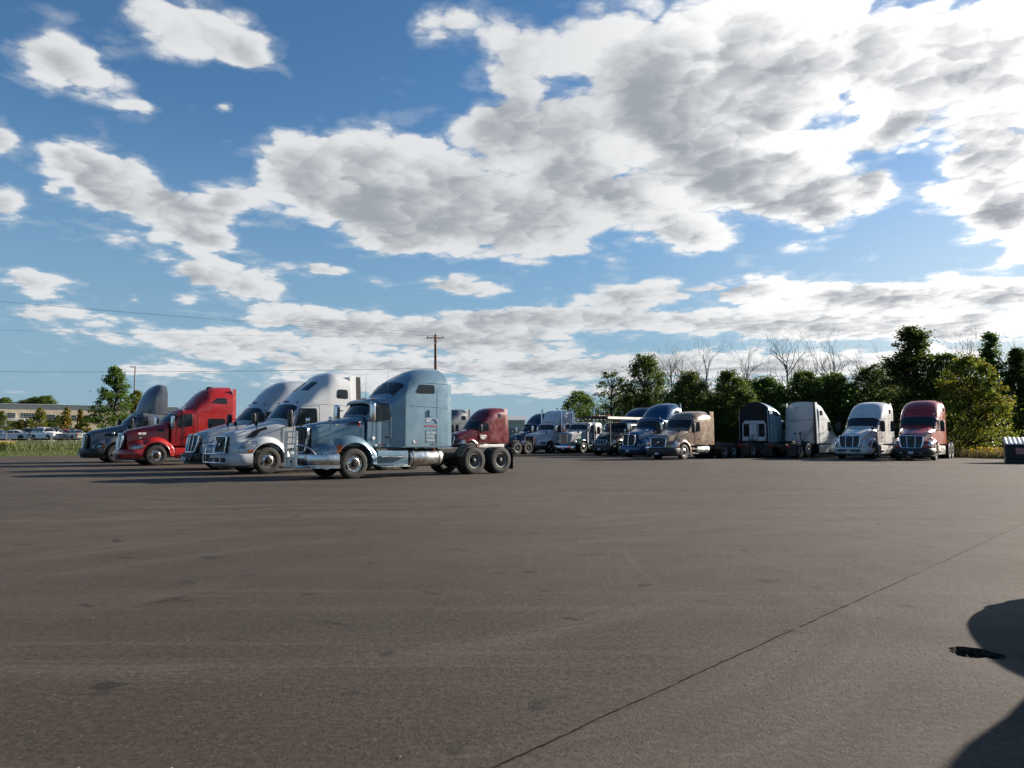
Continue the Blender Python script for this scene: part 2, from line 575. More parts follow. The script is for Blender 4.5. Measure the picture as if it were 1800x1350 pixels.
class NT:
    def __init__(self, name):
        self.m = bpy.data.materials.new(name); self.m.use_nodes = True
        self.t = self.m.node_tree
        self.b = self.t.nodes['Principled BSDF']

    def n(self, kind, **kw):
        x = self.t.nodes.new(kind)
        for k, v in kw.items(): setattr(x, k, v)
        return x

    def set(self, node, **kw):
        for k, v in kw.items():
            s = node.inputs[k.replace('_', ' ')]
            if hasattr(v, 'is_output'): self.t.links.new(v, s)
            else: s.default_value = v
        return node

    def link(self, a, b): self.t.links.new(a, b)

    def noise(self, scale, detail=4, rough=.55, vec=None, dist=0.0):
        x = self.n('ShaderNodeTexNoise')
        x.inputs['Scale'].default_value = scale; x.inputs['Detail'].default_value = detail
        x.inputs['Roughness'].default_value = rough; x.inputs['Distortion'].default_value = dist
        if vec is not None: self.link(vec, x.inputs['Vector'])
        return x.outputs['Fac']

    def ramp(self, x, a, b, c=0.0, d=1.0):
        r = self.n('ShaderNodeMapRange'); r.interpolation_type = 'SMOOTHSTEP'
        for i, v in enumerate((x, a, b, c, d)):
            if hasattr(v, 'is_output'): self.link(v, r.inputs[i])
            else: r.inputs[i].default_value = v
        return r.outputs[0]

    def mix(self, f, a, b, mode='MIX'):
        x = self.n('ShaderNodeMix'); x.data_type = 'RGBA'; x.blend_type = mode
        for i, v in ((0, f), (6, a), (7, b)):
            if hasattr(v, 'is_output'): self.link(v, x.inputs[i])
            else: x.inputs[i].default_value = v if i == 0 or len(v) == 4 else (*v, 1)
        return x.outputs[2]

    def math(self, op, a, b=None, c=None):
        x = self.n('ShaderNodeMath'); x.operation = op
        for i, v in enumerate((a, b, c)):
            if v is None: continue
            if hasattr(v, 'is_output'): self.link(v, x.inputs[i])
            else: x.inputs[i].default_value = v
        return x.outputs[0]

    def bump(self, h, strength=.3, dist=.02):
        x = self.n('ShaderNodeBump'); x.inputs['Strength'].default_value = strength; x.inputs['Distance'].default_value = dist
        self.link(h, x.inputs['Height']); self.link(x.outputs[0], self.b.inputs['Normal'])
        return x

    def obj(self):
        return self.n('ShaderNodeTexCoord').outputs['Object']

    def pos(self):
        return self.n('ShaderNodeNewGeometry').outputs['Position']


def simple(name, col, rough=.5, metal=0.0, coat=0.0, spec=.5, var=.0, vscale=3.0, **kw):
    if name in MATS: return MATS[name]
    t = NT(name)
    t.set(t.b, Roughness=rough, Metallic=metal, Base_Color=(*col, 1))
    t.b.inputs['Coat Weight'].default_value = coat
    t.b.inputs['Specular IOR Level'].default_value = spec
    if var:
        n = t.noise(vscale, 5, .6, t.obj())
        c2 = tuple(max(0, c * (1 - var)) for c in col); c3 = tuple(min(1, c * (1 + var * .6)) for c in col)
        t.set(t.b, Base_Color=t.mix(t.ramp(n, .3, .7), c2, c3))
        t.set(t.b, Roughness=t.ramp(n, .2, .8, max(0.02, rough - .08), min(1, rough + .12)))
    MATS[name] = t.m
    return t.m


def paint(name, col, metal=.0, rough=.34, dirt=.18):
    """vehicle paint with road film and fine waviness"""
    key = 'paint_' + name
    if key in MATS: return MATS[key]
    t = NT(key)
    o = t.obj()
    n = t.noise(2.2, 6, .62, o)
    film = t.ramp(n, .38, .78, 0, dirt)
    sep = t.n('ShaderNodeSeparateXYZ'); t.link(o, sep.inputs[0])
    streak = t.noise(1.0, 4, .6, None)
    mp = t.n('ShaderNodeMapping'); t.link(o, mp.inputs[0]); mp.inputs['Scale'].default_value = (9, 9, .6)
    t.link(mp.outputs[0], streak.node.inputs['Vector'])
    film2 = t.math('ADD', film, t.ramp(streak, .55, .8, 0, dirt * .7))
    t.set(t.b, Base_Color=t.mix(film2, col, (.17, .155, .135)), Metallic=metal, Roughness=t.ramp(n, .3, .75, rough - .05, rough + .12))
    t.b.inputs['Coat Weight'].default_value = .55
    t.b.inputs['Coat Roughness'].default_value = .07
    w = t.noise(1.7, 2, .5, o)
    t.bump(w, .06, .05)
    MATS[key] = t.m
    return t.m


def glass(name='tinted_glass', col=(.012, .016, .018), rough=.04):
    if name in MATS: return MATS[name]
    t = NT(name)
    o = t.obj()
    n = t.noise(1.3, 3, .5, o)
    t.set(t.b, Base_Color=(*col, 1), Roughness=t.ramp(n, .3, .8, rough, rough + .1))
    t.b.inputs['IOR'].default_value = 1.52
    t.bump(t.noise(.8, 1, .5, o), .05, .05)
    MATS[name] = t.m
    return t.m


M_GLASS = glass()
M_CHROME = simple('chrome', (.62, .63, .65), .12, 1.0, var=.12, vscale=4)
M_ALU = simple('brushed_aluminium', (.68, .68, .67), .28, 1.0, var=.2, vscale=5)
M_POLISH = simple('polished_wheel', (.68, .66, .63), .2, 1.0, var=.2, vscale=9)
M_STEEL = simple('grey_steel', (.20, .20, .20), .5, .6, var=.3, vscale=6)
M_WHEELGREY = simple('painted_wheel', (.30, .30, .29), .5, .3, var=.3, vscale=8)
M_BLACK = simple('black_plastic', (.012, .012, .013), .5, var=.3, vscale=4)
M_SEAM = simple('seam_gap', (.004, .004, .004), .9)
M_FRAME = simple('chassis_black', (.014, .013, .012), .6, .1, var=.5, vscale=5)
M_LAMP = simple('headlamp_lens', (.32, .35, .38), .1, .55, var=.5, vscale=14)
M_AMBER = simple('amber_lens', (.55, .12, .015), .2, var=.2)
M_REDLENS = simple('red_lens', (.35, .015, .012), .2)
M_PLATE = simple('licence_plate', (.45, .50, .56), .5, var=.2, vscale=30)
M_WHITE = simple('white_lettering', (.72, .72, .70), .5)
M_INK = simple('dark_lettering', (.03, .03, .035), .5)
M_RED_INK = simple('red_lettering', (.42, .05, .05), .5)
M_BLUE_INK = simple('blue_lettering', (.05, .10, .30), .5)
M_GRILLE = simple('grille_mesh_black', (.010, .010, .011), .55)


def rubber():
    t = NT('tyre_rubber')
    o = t.obj()
    n = t.noise(7, 5, .6, o)
    t.set(t.b, Base_Color=t.mix(t.ramp(n, .35, .75), (.007, .007, .007), (.026, .023, .020)), Roughness=.8)
    t.bump(t.noise(45, 3, .6, o), .25, .01)
    return t.m


M_TYRE = rubber()
# ------------------------------------------------------------------ wheels
def wheel_meshes():
    W = {}
    t = MB()
    half = [(.285, .118), (.30, .132), (.345, .142), (.352, .149), (.42, .152), (.475, .146), (.507, .132), (.524, .112), (.531, .092), (.531, .058), (.517, .055), (.517, .043), (.531, .040), (.531, .008), (.517, .005)]
    prof = [(r, -a) for r, a in half] + [(r, a) for r, a in reversed(half)]
    t.lathe(prof, seg=40, caps=False)
    # shoulder lugs break the tread edge
    for i in range(52):
        a = 2 * math.pi * i / 52
        for s in (-1, 1):
            t.box((.519 * math.cos(a), s * .108, .519 * math.sin(a)), (.022, .045, .036), 0, Matrix.Rotation(-a, 3, 'Y'))
    W['tyre'] = t.mesh('tyre', M_TYRE, 30)
    r = MB().lathe([(.287, -.1), (.287, .135), (.282, .143), (.268, .140), (.258, .112), (.236, .108), (.205, .122), (.165, .146), (.135, .15), (0, .15)], seg=36)
    W['rim_front'] = r.mesh('rim', M_POLISH, 30)
    h = MB().ellipsoid((0, 0, 0), (.024, .012, .024), seg=8, rings=4)
    W['hand_hole'] = h.mesh('hand_hole', M_SEAM)
    c = MB()
    c.lathe([(.165, .135), (.165, .152), (.158, .163), (.125, .163), (.112, .15)], seg=20, caps=False)
    c.lathe([(.112, .14), (.11, .16), (.085, .168), (.082, .205), (.07, .222), (0, .224)], seg=20)
    W['hub_front'] = c.mesh('hub', simple('hub_oily_black', (.03, .025, .02), .4, .5), 30)
    r = MB().lathe([(.287, -.1), (.287, .132), (.280, .146), (.266, .142), (.255, .115), (.248, -.035), (.215, -.075), (.17, -.08), (.16, -.06), (0, -.06)], seg=36)
    W['rim_rear'] = r.mesh('rim', M_WHEELGREY, 30)
    W['rim_rear_alu'] = r.mesh('rim', M_POLISH, 30)
    c = MB()
    for i in range(5):
        a = 2 * math.pi * (i + .5) / 5
        c.ellipsoid((.205 * math.cos(a), -.062, .205 * math.sin(a)), (.032, .012, .032), seg=10, rings=5)
    for i in range(10):
        a = 2 * math.pi * i / 10
        c.lathe([(.018, -.07), (.018, -.03)], (.142 * math.cos(a), 0, .142 * math.sin(a)), seg=6)
    c.lathe([(.115, -.07), (.11, -.02), (.075, -.01), (.072, .09), (.085, .095), (.085, .115), (.05, .13), (0, .13)], seg=18)
    W['hub_rear'] = c.mesh('hub', simple('hub_dark_steel', (.035, .033, .03), .5, .4), 30)
    return W


WM = wheel_meshes()


def wheel(root, x, y, kind, rim='rim_rear', near_=False):
    rz = 0 if y > 0 else math.pi
    w = link('wheel', WM['tyre'], root, (x, y, .53), (0, random.uniform(0, 6), rz))
    if kind == 'front':
        rm = link('rim', WM['rim_front'], w)
        for i in range(10 if near_ else 0):
            a = 2 * math.pi * i / 10
            link('hand_hole', WM['hand_hole'], w, (.222 * math.cos(a), .112, .222 * math.sin(a)))
        link('hub', WM['hub_front'], w)
    elif kind == 'rear':
        link('rim', WM[rim], w); link('hub', WM['hub_rear'], w)
    return w


def plan_strip(half, z0, z1, th=.06, crown=.03, mb=None):
    """a bumper-like band: half plan (x, y) from the middle outwards, mirrored"""
    mb = mb or MB()
    P = [(x, -y) for x, y in reversed(half) if y > 0] + list(half)
    h = z1 - z0; rings = []
    for i in range(len(P)):
        a, b = Vector(P[max(i - 1, 0)]), Vector(P[min(i + 1, len(P) - 1)])
        t = (b - a).normalized(); n = Vector((t.y, -t.x))
        p = Vector(P[i])
        ring = []
        for o, z in ((0, z0), (crown * .8, z0 + .12 * h), (crown, z0 + .5 * h), (crown * .8, z1 - .12 * h), (0, z1), (-th, z1 - .01), (-th, z0 + .01)):
            q = p + n * o
            ring.append((q.x, q.y, z))
        rings.append(ring)
    return mb.loft(rings)


def smooth_plan(pts, k=4):
    """round a plan line a little"""
    out = [pts[0]]
    for i in range(1, len(pts) - 1):
        a, p, b = Vector(pts[i - 1]), Vector(pts[i]), Vector(pts[i + 1])
        A, B = p + (a - p) * .4, p + (b - p) * .4
        for j in range(k + 1):
            t = j / k
            out.append(tuple(A * (1 - t) ** 2 + p * 2 * t * (1 - t) + B * t * t))
    out.append(pts[-1])
    return out


def both(root, name, fn, mat, angle=38):
    """one part on each side of the truck"""
    m = fn()
    if not isinstance(m, MB): return
    a = m.build(name, mat, root, angle)
    b = m.flip().build(name, mat, root, angle)
    return a, b


def truck(name, label, S, P, phi, body_mat, rev=False, hood_mat=None, fender_mat=None, roof_mat=None, near='left', group='semi trucks parked in the lot'):
    """P: ground point under the front wheel that faces the camera; phi: degrees the nose turns left of the camera"""
    hd = math.atan2(-math.cos(R(phi)), -math.sin(R(phi))) + (math.pi if rev else 0)
    m = Matrix.Rotation(hd, 3, 'Z')
    off = m @ Vector((0, 1.03 if near == 'left' else -1.03, 0))
    root = thing(name, label, 'truck', (P[0] - off.x, P[1] - off.y, 0), hd, group)
    hm = hood_mat or body_mat
    trim = S.get('trim', M_BLACK)
    hood = Body(S['hood'], sub=3)
    fen = Body(S['fender'], arch=S.get('arch', (0, .53, .70)), sub=3)
    ho = hood.skin().build('hood', hm, root, 32)
    fm = fender_mat or hm
    fo = fen.skin().build('fenders', fm, root, 32)
    # wheel-arch lips
    ax, az, ar = fen.arch
    def lip():
        pts = []
        for i in range(19):
            t = R(8 + 164 * i / 18)
            x, z = ax + (ar + .012) * math.cos(t), az + (ar + .012) * math.sin(t)
            if fen.x0 + .02 < x < fen.x1 - .03: pts.append((fen.pt(x, fen.y(x, z), z)[0], fen.y(x, z) - .01, z))
        return MB().tube(pts, .022, 6)
    for q in (lip(), lip().flip()): q.build('arch_lip', fm, fo)
    # dark inner wheel well
    MB().box((0, 0, .98), (1.2, 1.9, .3), .02).build('wheel_well', M_FRAME, root)
    bodies = {}
    for bn, st in S['bodies'].items():
        bodies[bn] = Body(st, sub=4)
        o = bodies[bn].skin().build(bn, roof_mat if (roof_mat and bn in ('roof_fairing',)) else body_mat, root, 32)
        o['part_key'] = bn
        bodies[bn].ob = o
    for (bn, xb, xt, k, y0, y1) in S['screens']:
        bodies[bn].screen(xb, xt, k, y0=y0, y1=y1).build('windshield', M_GLASS, root)
    for (bn, poly, rad) in S['windows']:
        for s in (1, -1):
            w = bodies[bn].patch(poly, s, rad=rad).build('side_window', M_GLASS, root)
            bodies[bn].strip(round_poly(poly, rad), .022, s, .008, closed=True).build('window_seal', S.get('seal', M_BLACK), w)
    for (bn, line, closed) in S.get('seams', []):
        b = hood if bn == 'hood' else fen if bn == 'fender' else bodies[bn]
        for s in (1, -1):
            b.strip(line, .016, s, .003, closed=closed).build('panel_gap', M_SEAM, ho if bn == 'hood' else fo if bn == 'fender' else bodies[bn].ob)
    for (bn, poly, rad, mt) in S.get('vents', []):
        b = hood if bn == 'hood' else fen if bn == 'fender' else bodies[bn]
        for s in (1, -1): b.patch(poly, s, rad=rad, off=.006).build('vent', mt or M_GRILLE, root)
    for (poly, rad, mt, nm) in S['lamps']:
        for s in (1, -1): fen.patch(poly, s, rad=rad, off=.012, cols=14).build(nm, mt, root)
    if 'round_lamps' in S:
        for (x, y, z, r) in S['round_lamps']:
            for s in (1, -1):
                h = MB().lathe([(r * 1.15, -.12), (r * 1.2, .0), (r * 1.05, .02)], (x, s * y, z), 'x', 16).build('headlight', M_CHROME, root)
                MB().ellipsoid((x + .01, s * y, z), (.03, r, r), seg=14, rings=6).build('lens', M_LAMP, h)
    # grille
    g = S['grille']
    x0, z0, tl, bl = g['x'], g['z'], g.get('tilt', .15), g.get('bulge', .2)
    gx = lambda y, z, o=0.0: (x0 - tl * (z - z0) - bl * y * y + o, y, z)
    half = g['half']
    outl = round_poly([(y, z) for y, z in half] + [(-y, z) for y, z in reversed(half)], g.get('rad', .07))
    zz = [z for _, z in half]; za, zb = min(zz), max(zz)
    hw = pchip([z for _, z in sorted(half, key=lambda q: q[1])], [y for y, _ in sorted(half, key=lambda q: q[1])])
    rows = []
    for i in range(8):
        z = za + (zb - za) * i / 7
        rows.append([gx(hw(z) * t * .98, z, -.012) for t in np.linspace(-1, 1, 11)])
    gb = MB().grid(rows, (-.10, 0, 0)).build('grille', g.get('back', M_GRILLE), root)
    if g.get('frame', True):
        MB().tube([gx(y, z, .012) for y, z in outl], g.get('fr', .035), 8, True).build('grille_surround', g.get('frame_mat', M_CHROME), gb)
    bar = g.get('bar_mat', M_CHROME)
    for i in range(g.get('h', 0)):
        z = za + (zb - za) * (i + 1) / (g['h'] + 1)
        MB().tube([gx(hw(z) * t * .97, z, .006) for t in np.linspace(-1, 1, 9)], g.get('hr', .011), 5).build('grille_bar', g.get('hbar_mat', bar), gb)
    for t in g.get('v', []):
        MB().tube([gx(hw(z) * t, z, .014) for z in np.linspace(za + .02, zb - .02, 6)], g.get('vr', .016), 6).build('grille_bar', bar, gb)
    if g.get('diag'):
        MB().tube([gx(-hw(zb) * .93, zb - .03, .02), gx(0, (za + zb) / 2, .02), gx(hw(za) * .93, za + .03, .02)] if g['diag'] < 0 else
                  [gx(hw(zb) * .93, zb - .03, .02), gx(0, (za + zb) / 2, .02), gx(-hw(za) * .93, za + .03, .02)], .02, 6).build('diagonal_bar', M_CHROME, gb)
        MB().lathe([(.07, 0), (.07, .03), (.04, .035)], gx(0, (za + zb) / 2, .01), 'x', 16).build('emblem', M_CHROME, gb)
    if g.get('badge'):
        MB().ellipsoid(gx(0, zb + g['badge'], .03), (.03, .06, .04), seg=10, rings=6).build('emblem', g.get('badge_mat', M_CHROME), gb)
    # bumper
    b = S['bumper']
    bo = plan_strip(smooth_plan(b['plan']), b['z0'], b['z1'], .07, b.get('crown', .03)).build('bumper', b['mat'] or hm, root)
    if b.get('valance'):
        plan_strip(smooth_plan([(x - .05, y * .97) for x, y in b['plan']]), b['valance'], b['z0'] + .01, .05, .0).build('valance', b.get('valance_mat') or M_BLACK, bo)
    if b.get('intake'):
        y, z1_, z2_ = b['intake']
        fx = b['plan'][0][0] + .045
        MB().grid([[(fx - .10 * (t * y) ** 2, t * y, z) for t in np.linspace(-1, 1, 9)] for z in np.linspace(z1_, z2_, 3)], (-.05, 0, 0)).build('intake', M_GRILLE, bo)
    px = b['plan'][0][0] + .05
    MB().box((px, 0, b.get('plate_z', b['z0'] + .12)), (.012, .31, .16), .004).build('licence_plate', M_PLATE, bo)
    for s in (1, -1):
        MB().box((b['plan'][0][0] - .03 + .05, s * .55, b['z0'] + .1), (.04, .16, .07), .01).build('fog_lamp', S.get('fog', M_BLACK), bo)
    # visor and roof markers
    if 'visor' in S:
        bn, xv, dp, mt = S['visor']
        bb = bodies[bn]; rows = []
        for i, (ox, oz) in enumerate(((-.05, .02), (dp * .5, .025), (dp, -.03), (dp + .01, -.10))):
            row = []
            for t in np.linspace(-.93, .93, 15):
                W = bb.par(xv)[0]; y = W * t
                q = bb.pt(xv, y, bb.z(xv, y))
                row.append((q[0] + ox, q[1], q[2] + oz))
            rows.append(row)
        MB().grid(rows, (-.004, 0, -.02)).build('sun_visor', mt or body_mat, root)
    if 'markers' in S:
        bn, xm, mt = S['markers']
        bb = bodies[bn]
        for t in (-.75, -.14, 0, .14, .75):
            y = bb.par(xm)[0] * t
            q = bb.pt(xm, y, bb.z(xm, y))
            MB().ellipsoid((q[0], q[1], q[2] + .01), (.07, .028, .03), seg=8, rings=6).build('marker_light', mt, root)
    # mirrors
    mr = S['mirror']
    for s in (1, -1):
        x, y, z = mr['x'], s * mr.get('y', 1.36), mr['z']
        h = MB().ellipsoid((x, y, z), (.085, .13, mr.get('h', .36)), (0, 0, -s * .12), 14, 10, .45).build('mirror', mr.get('mat', M_CHROME), root)
        MB().box((x - .088, y, z), (.012, .2, mr.get('h', .36) * 1.6), .004).build('mirror_glass', M_GLASS, h)
        wb = bodies[mr['body']].y(mr['ax'], z)
        MB().tube([(mr['ax'], s * (wb - .03), z - .28), (x + .02, y - s * .05, z - .30), (x, y, z - .2)], .024, 6).build('mirror_arm', M_BLACK, h)
        MB().tube([(mr['ax'], s * (wb - .03), z + .12), (x, y, z + .12)], .02, 6).build('mirror_arm', M_BLACK, h)
    if 'hood_mirror' in S:
        x, z, mt = S['hood_mirror']
        y = hood.y(x, z)
        for s in (1, -1):
            h = MB().ellipsoid((x + .12, s * (y + .22), z + .34), (.06, .085, .10), None, 10, 7, .6).build('hood_mirror', mt, root)
            MB().tube([(x, s * (y - .02), z), (x + .05, s * (y + .12), z + .1), (x + .12, s * (y + .21), z + .28)], .018, 6).build('mirror_arm', mt, h)
    # door handles, grab rails, steps
    for (bn, x, z) in S.get('handles', []):
        for s in (1, -1):
            MB().box((x, s * (bodies[bn].y(x, z) + .012), z), (.16, .03, .05), .01).build('door_handle', trim, root)
    for (bn, x, za_, zb_, mt) in S.get('rails', []):
        for s in (1, -1):
            y = bodies[bn].y(x, (za_ + zb_) / 2) + .05
            MB().tube([(x, s * (y - .06), za_), (x, s * y, za_ + .05), (x, s * y, zb_ - .05), (x, s * (y - .06), zb_)], .016, 6).build('grab_rail', mt, root)
    # flank: skirts, tanks, steps
    for (x0_, x1_, z0_, z1_, y_, mt, nm) in S.get('skirts', []):
        for s in (1, -1):
            rows = []
            for (yo, z) in ((-.10, z1_), (-.015, z1_ - .03), (0, z1_ - .10), (.005, (z0_ + z1_) / 2), (0, z0_ + .06), (-.03, z0_)):
                rows.append([(x, s * (y_ + yo), z) for x in np.linspace(x0_, x1_, 6)])
            MB().grid(rows, (0, -s * .05, 0)).build(nm, mt or body_mat, root)
    for (x0_, x1_, r_, z_, y_, straps) in S.get('tanks', []):
        for s in (1, -1):
            L = x1_ - x0_
            tk = MB().lathe([(.02, 0), (r_ * .75, .012), (r_ * .95, .04), (r_, .09), (r_, L - .09), (r_ * .95, L - .04), (r_ * .75, L - .012), (.02, L)], (x0_, s * y_, z_), 'x', 28).build('fuel_tank', S.get('tank_mat', M_ALU), root)
            for t in straps:
                MB().lathe([(r_ + .004, -.03), (r_ + .012, -.025), (r_ + .012, .025), (r_ + .004, .03)], (x0_ + L * t, s * y_, z_), 'x', 28, False).build('tank_strap', M_STEEL, tk)
            MB().lathe([(.05, 0), (.05, .05), (.03, .06)], (x0_ + L * .8, s * y_ + s * .1, z_ + r_ - .01), 'z', 12).build('filler_cap', M_STEEL, tk)
    for (x0_, x1_, z_, y_) in S.get('steps', []):
        for s in (1, -1):
            st_ = MB().box(((x0_ + x1_) / 2, s * y_, z_), (x1_ - x0_, .22, .05), .012).build('step', M_ALU, root)
            MB().box(((x0_ + x1_) / 2, s * (y_ - .08), z_ + .05), (x1_ - x0_ - .1, .03, .1), .004).build('step_bracket', M_FRAME, st_)
    # rear of the cab
    xb = min(b_.x0 for b_ in bodies.values())
    for (x0_, x1_, z0_, z1_, y_, mt, sl) in S.get('extenders', []):
        for s in (1, -1):
            rows = []
            for z in np.linspace(z0_, z1_, 7):
                t = (z - z0_) / (z1_ - z0_)
                wy = y_ - sl * t ** 2.5
                rows.append([(x, s * (wy - .02 * u), z) for u, x in ((0, x0_), (.5, (x0_ + x1_) / 2), (1, x1_))])
            MB().grid(rows, (0, -s * .03, 0)).build('side_extender', mt or body_mat, root)
    # chassis
    fe = S.get('frame_end', -7.25)
    for s in (1, -1):
        MB().box(((.95 + fe) / 2, s * .43, .86), (.95 - fe, .085, .26), .01).build('frame_rail', M_FRAME, root)
    for x in (-1.5, -2.8, -4.2, S['axles'][0] + .67, S['axles'][-1] - .55):
        MB().box((x, 0, .86), (.12, .8, .2), .01).build('cross_member', M_FRAME, root)
    MB().lathe([(.07, -.95), (.09, -.5), (.06, 0), (.09, .5), (.07, .95)], (0, 0, .50), 'y', 10).build('front_axle', M_FRAME, root)
    for s in (1, -1):
        wheel(root, 0, s * 1.03, 'front', near_=(s > 0))
        MB().box((-.35, s * .75, .45), (.1, .5, .5), .02).build('splash_guard', M_FRAME, root)
    rim = S.get('rear_rim', 'rim_rear')
    for x in S['axles']:
        MB().lathe([(.08, -1.0), (.1, -.35), (.22, -.18), (.24, 0), (.22, .18), (.1, .35), (.08, 1.0)], (x, 0, .53), 'y', 12).build('rear_axle', M_FRAME, root)
        for s in (1, -1):
            wheel(root, x, s * 1.07, 'rear', rim)
            wheel(root, x, s * .735, 'inner')
    # rear deck: fifth wheel, tanks, brake chambers, fenders, flaps
    xm = sum(S['axles']) / len(S['axles'])
    fw = [(-.55, -.48), (.30, -.48), (.48, -.30), (.48, .30), (.30, .48), (-.55, .48), (-.75, .30), (-.45, .07), (-.45, -.07), (-.75, -.30)]
    MB().prism([(xm + .25 + a, b_) for a, b_ in fw], 'xy', 1.14, 1.19).build('fifth_wheel', M_FRAME, root)
    MB().box((xm + .3, 0, 1.06), (.5, .95, .16), .02).build('fifth_wheel_bracket', M_FRAME, root)
    MB().box((xb - .62, 0, 1.02), (1.05, .95, .035), .008).build('deck_plate', M_ALU, root)
    for s in (1, -1):
        MB().lathe([(.01, 0), (.13, .02), (.14, .06), (.14, .62), (.13, .66), (.01, .68)], (xb - .95, s * .68, .72), 'x', 14).build('air_tank', M_FRAME, root)
        for x in S['axles']:
            MB().lathe([(.10, 0), (.1, .2)], (x + .28, s * .5, .62), 'x', 12).build('brake_chamber', M_FRAME, root)
        if S.get('quarter', True):
            x = S['axles'][0]
            rows = [[(x + .62 * math.cos(t), s * y, .53 + .62 * math.sin(t)) for t in np.linspace(R(14), R(80), 8)] for y in (.62, .92, 1.22)]
            MB().grid(rows, (.012, 0, .012)).build('quarter_fender', S.get('quarter_mat', M_FRAME), root)
        x = S['axles'][-1]
        if S.get('full_fender'):
            for xx in S['axles']:
                rows = [[(xx + .61 * math.cos(t), s * y, .53 + .61 * math.sin(t)) for t in np.linspace(R(25), R(155), 12)] for y in (.62, .92, 1.22)]
                MB().grid(rows, (0, 0, .012)).build('rear_fender', S['full_fender'], root)
        fl = MB().prism([(s * .60, .16), (s * 1.20, .16), (s * 1.20, .98), (s * .60, .98)], 'yz', x - .66, x - .65)
        fl.build('mud_flap', M_BLACK, root)
        MB().tube([(x - .64, s * .4, 1.0), (x - .64, s * 1.2, 1.0)], .022, 6).build('flap_hanger', M_STEEL, root)
        MB().box((fe - .03, s * .62, .86), (.05, .34, .13), .012).build('tail_lamp', M_REDLENS, root)
    MB().box((fe - .02, 0, .86), (.05, .8, .24), .01).build('rear_cross_member', M_FRAME, root)
    # air and light lines behind the cab
    hz = 1.9
    for k, y in enumerate((-.18, -.06, .06)):
        pts = []
        for i in range(12):
            t = i / 11
            pts.append((xb - .08 - .5 * math.sin(math.pi * t), y + .1 * math.sin(5 * t + k), hz - .75 * t - .25 * math.sin(math.pi * t)))
        MB().tube(pts, .016, 5).build('air_line', simple('hose_black', (.02, .02, .025), .5), root)
    for (x, y, za_, zb_, r_, mt) in S.get('stacks', []):
        ys = (y,) if isinstance(y, (int, float)) else y
        for yy in ys:
            so = MB().tube([(x, yy, za_), (x, yy, zb_ - .12), (x - .015, yy, zb_ - .05), (x - .07, yy, zb_)], r_, 12).build('exhaust_stack', mt, root)
            MB().lathe([(r_ * 1.5, 0), (r_ * 1.5, (zb_ - za_) * .45)], (x, yy, za_ + .25), 'z', 14).build('heat_shield', mt, so)
    for (x, y, z, h) in S.get('antennas', []):
        MB().tube([(x, y, z), (x - .02, y, z + h)], [.008, .004], 5).build('antenna', M_BLACK, root)
    root['_m'] = 0
    return root, hood, fen, bodies


def letters(root, body, s, x, z, size, mat, side=1, bold=.0, shear=0.0, name='lettering', off=.012):
    """flat lettering on the flank; x runs forward, so text on the left side reads towards the rear"""
    me = text_mesh(s, size, mat, name, bold, .002, shear)
    y = body.y(x, z) + off
    o = link(name, me, root)
    if side > 0:
        o.matrix_local = Matrix.Translation((x, y, z)) @ Matrix(((-1, 0, 0, 0), (0, 0, 1, 0), (0, 1, 0, 0), (0, 0, 0, 1)))
    else:
        o.matrix_local = Matrix.Translation((x, -y, z)) @ Matrix(((1, 0, 0, 0), (0, 0, -1, 0), (0, 1, 0, 0), (0, 0, 0, 1)))
    return o
M_SOOT = simple('matt_black_shroud', (.006, .007, .009), .85)
# ------------------------------------------------------------------ truck shapes (x forward from the front axle, z up)
FEN_AERO = [(1.06, .62, .70, .86, 1.12, 2.4, .10), (.98, .86, .70, .86, 1.20, 2.4, .10), (.80, 1.06, .70, .90, 1.32, 2.4, .06), (.45, 1.17, .70, .95, 1.47, 2.3, .0),
            (0, 1.20, .70, 1.0, 1.58, 2.2, 0), (-.35, 1.20, .60, 1.0, 1.56, 2.2, 0), (-.65, 1.20, .50, .95, 1.38, 2.3, 0), (-.85, 1.19, .45, .8, 1.12, 2.4, 0), (-.90, 1.18, .45, .7, 1.0, 2.4, 0)]
BUMP = [(1.22, 0), (1.20, .55), (1.08, .92), (.85, 1.14), (.56, 1.21)]

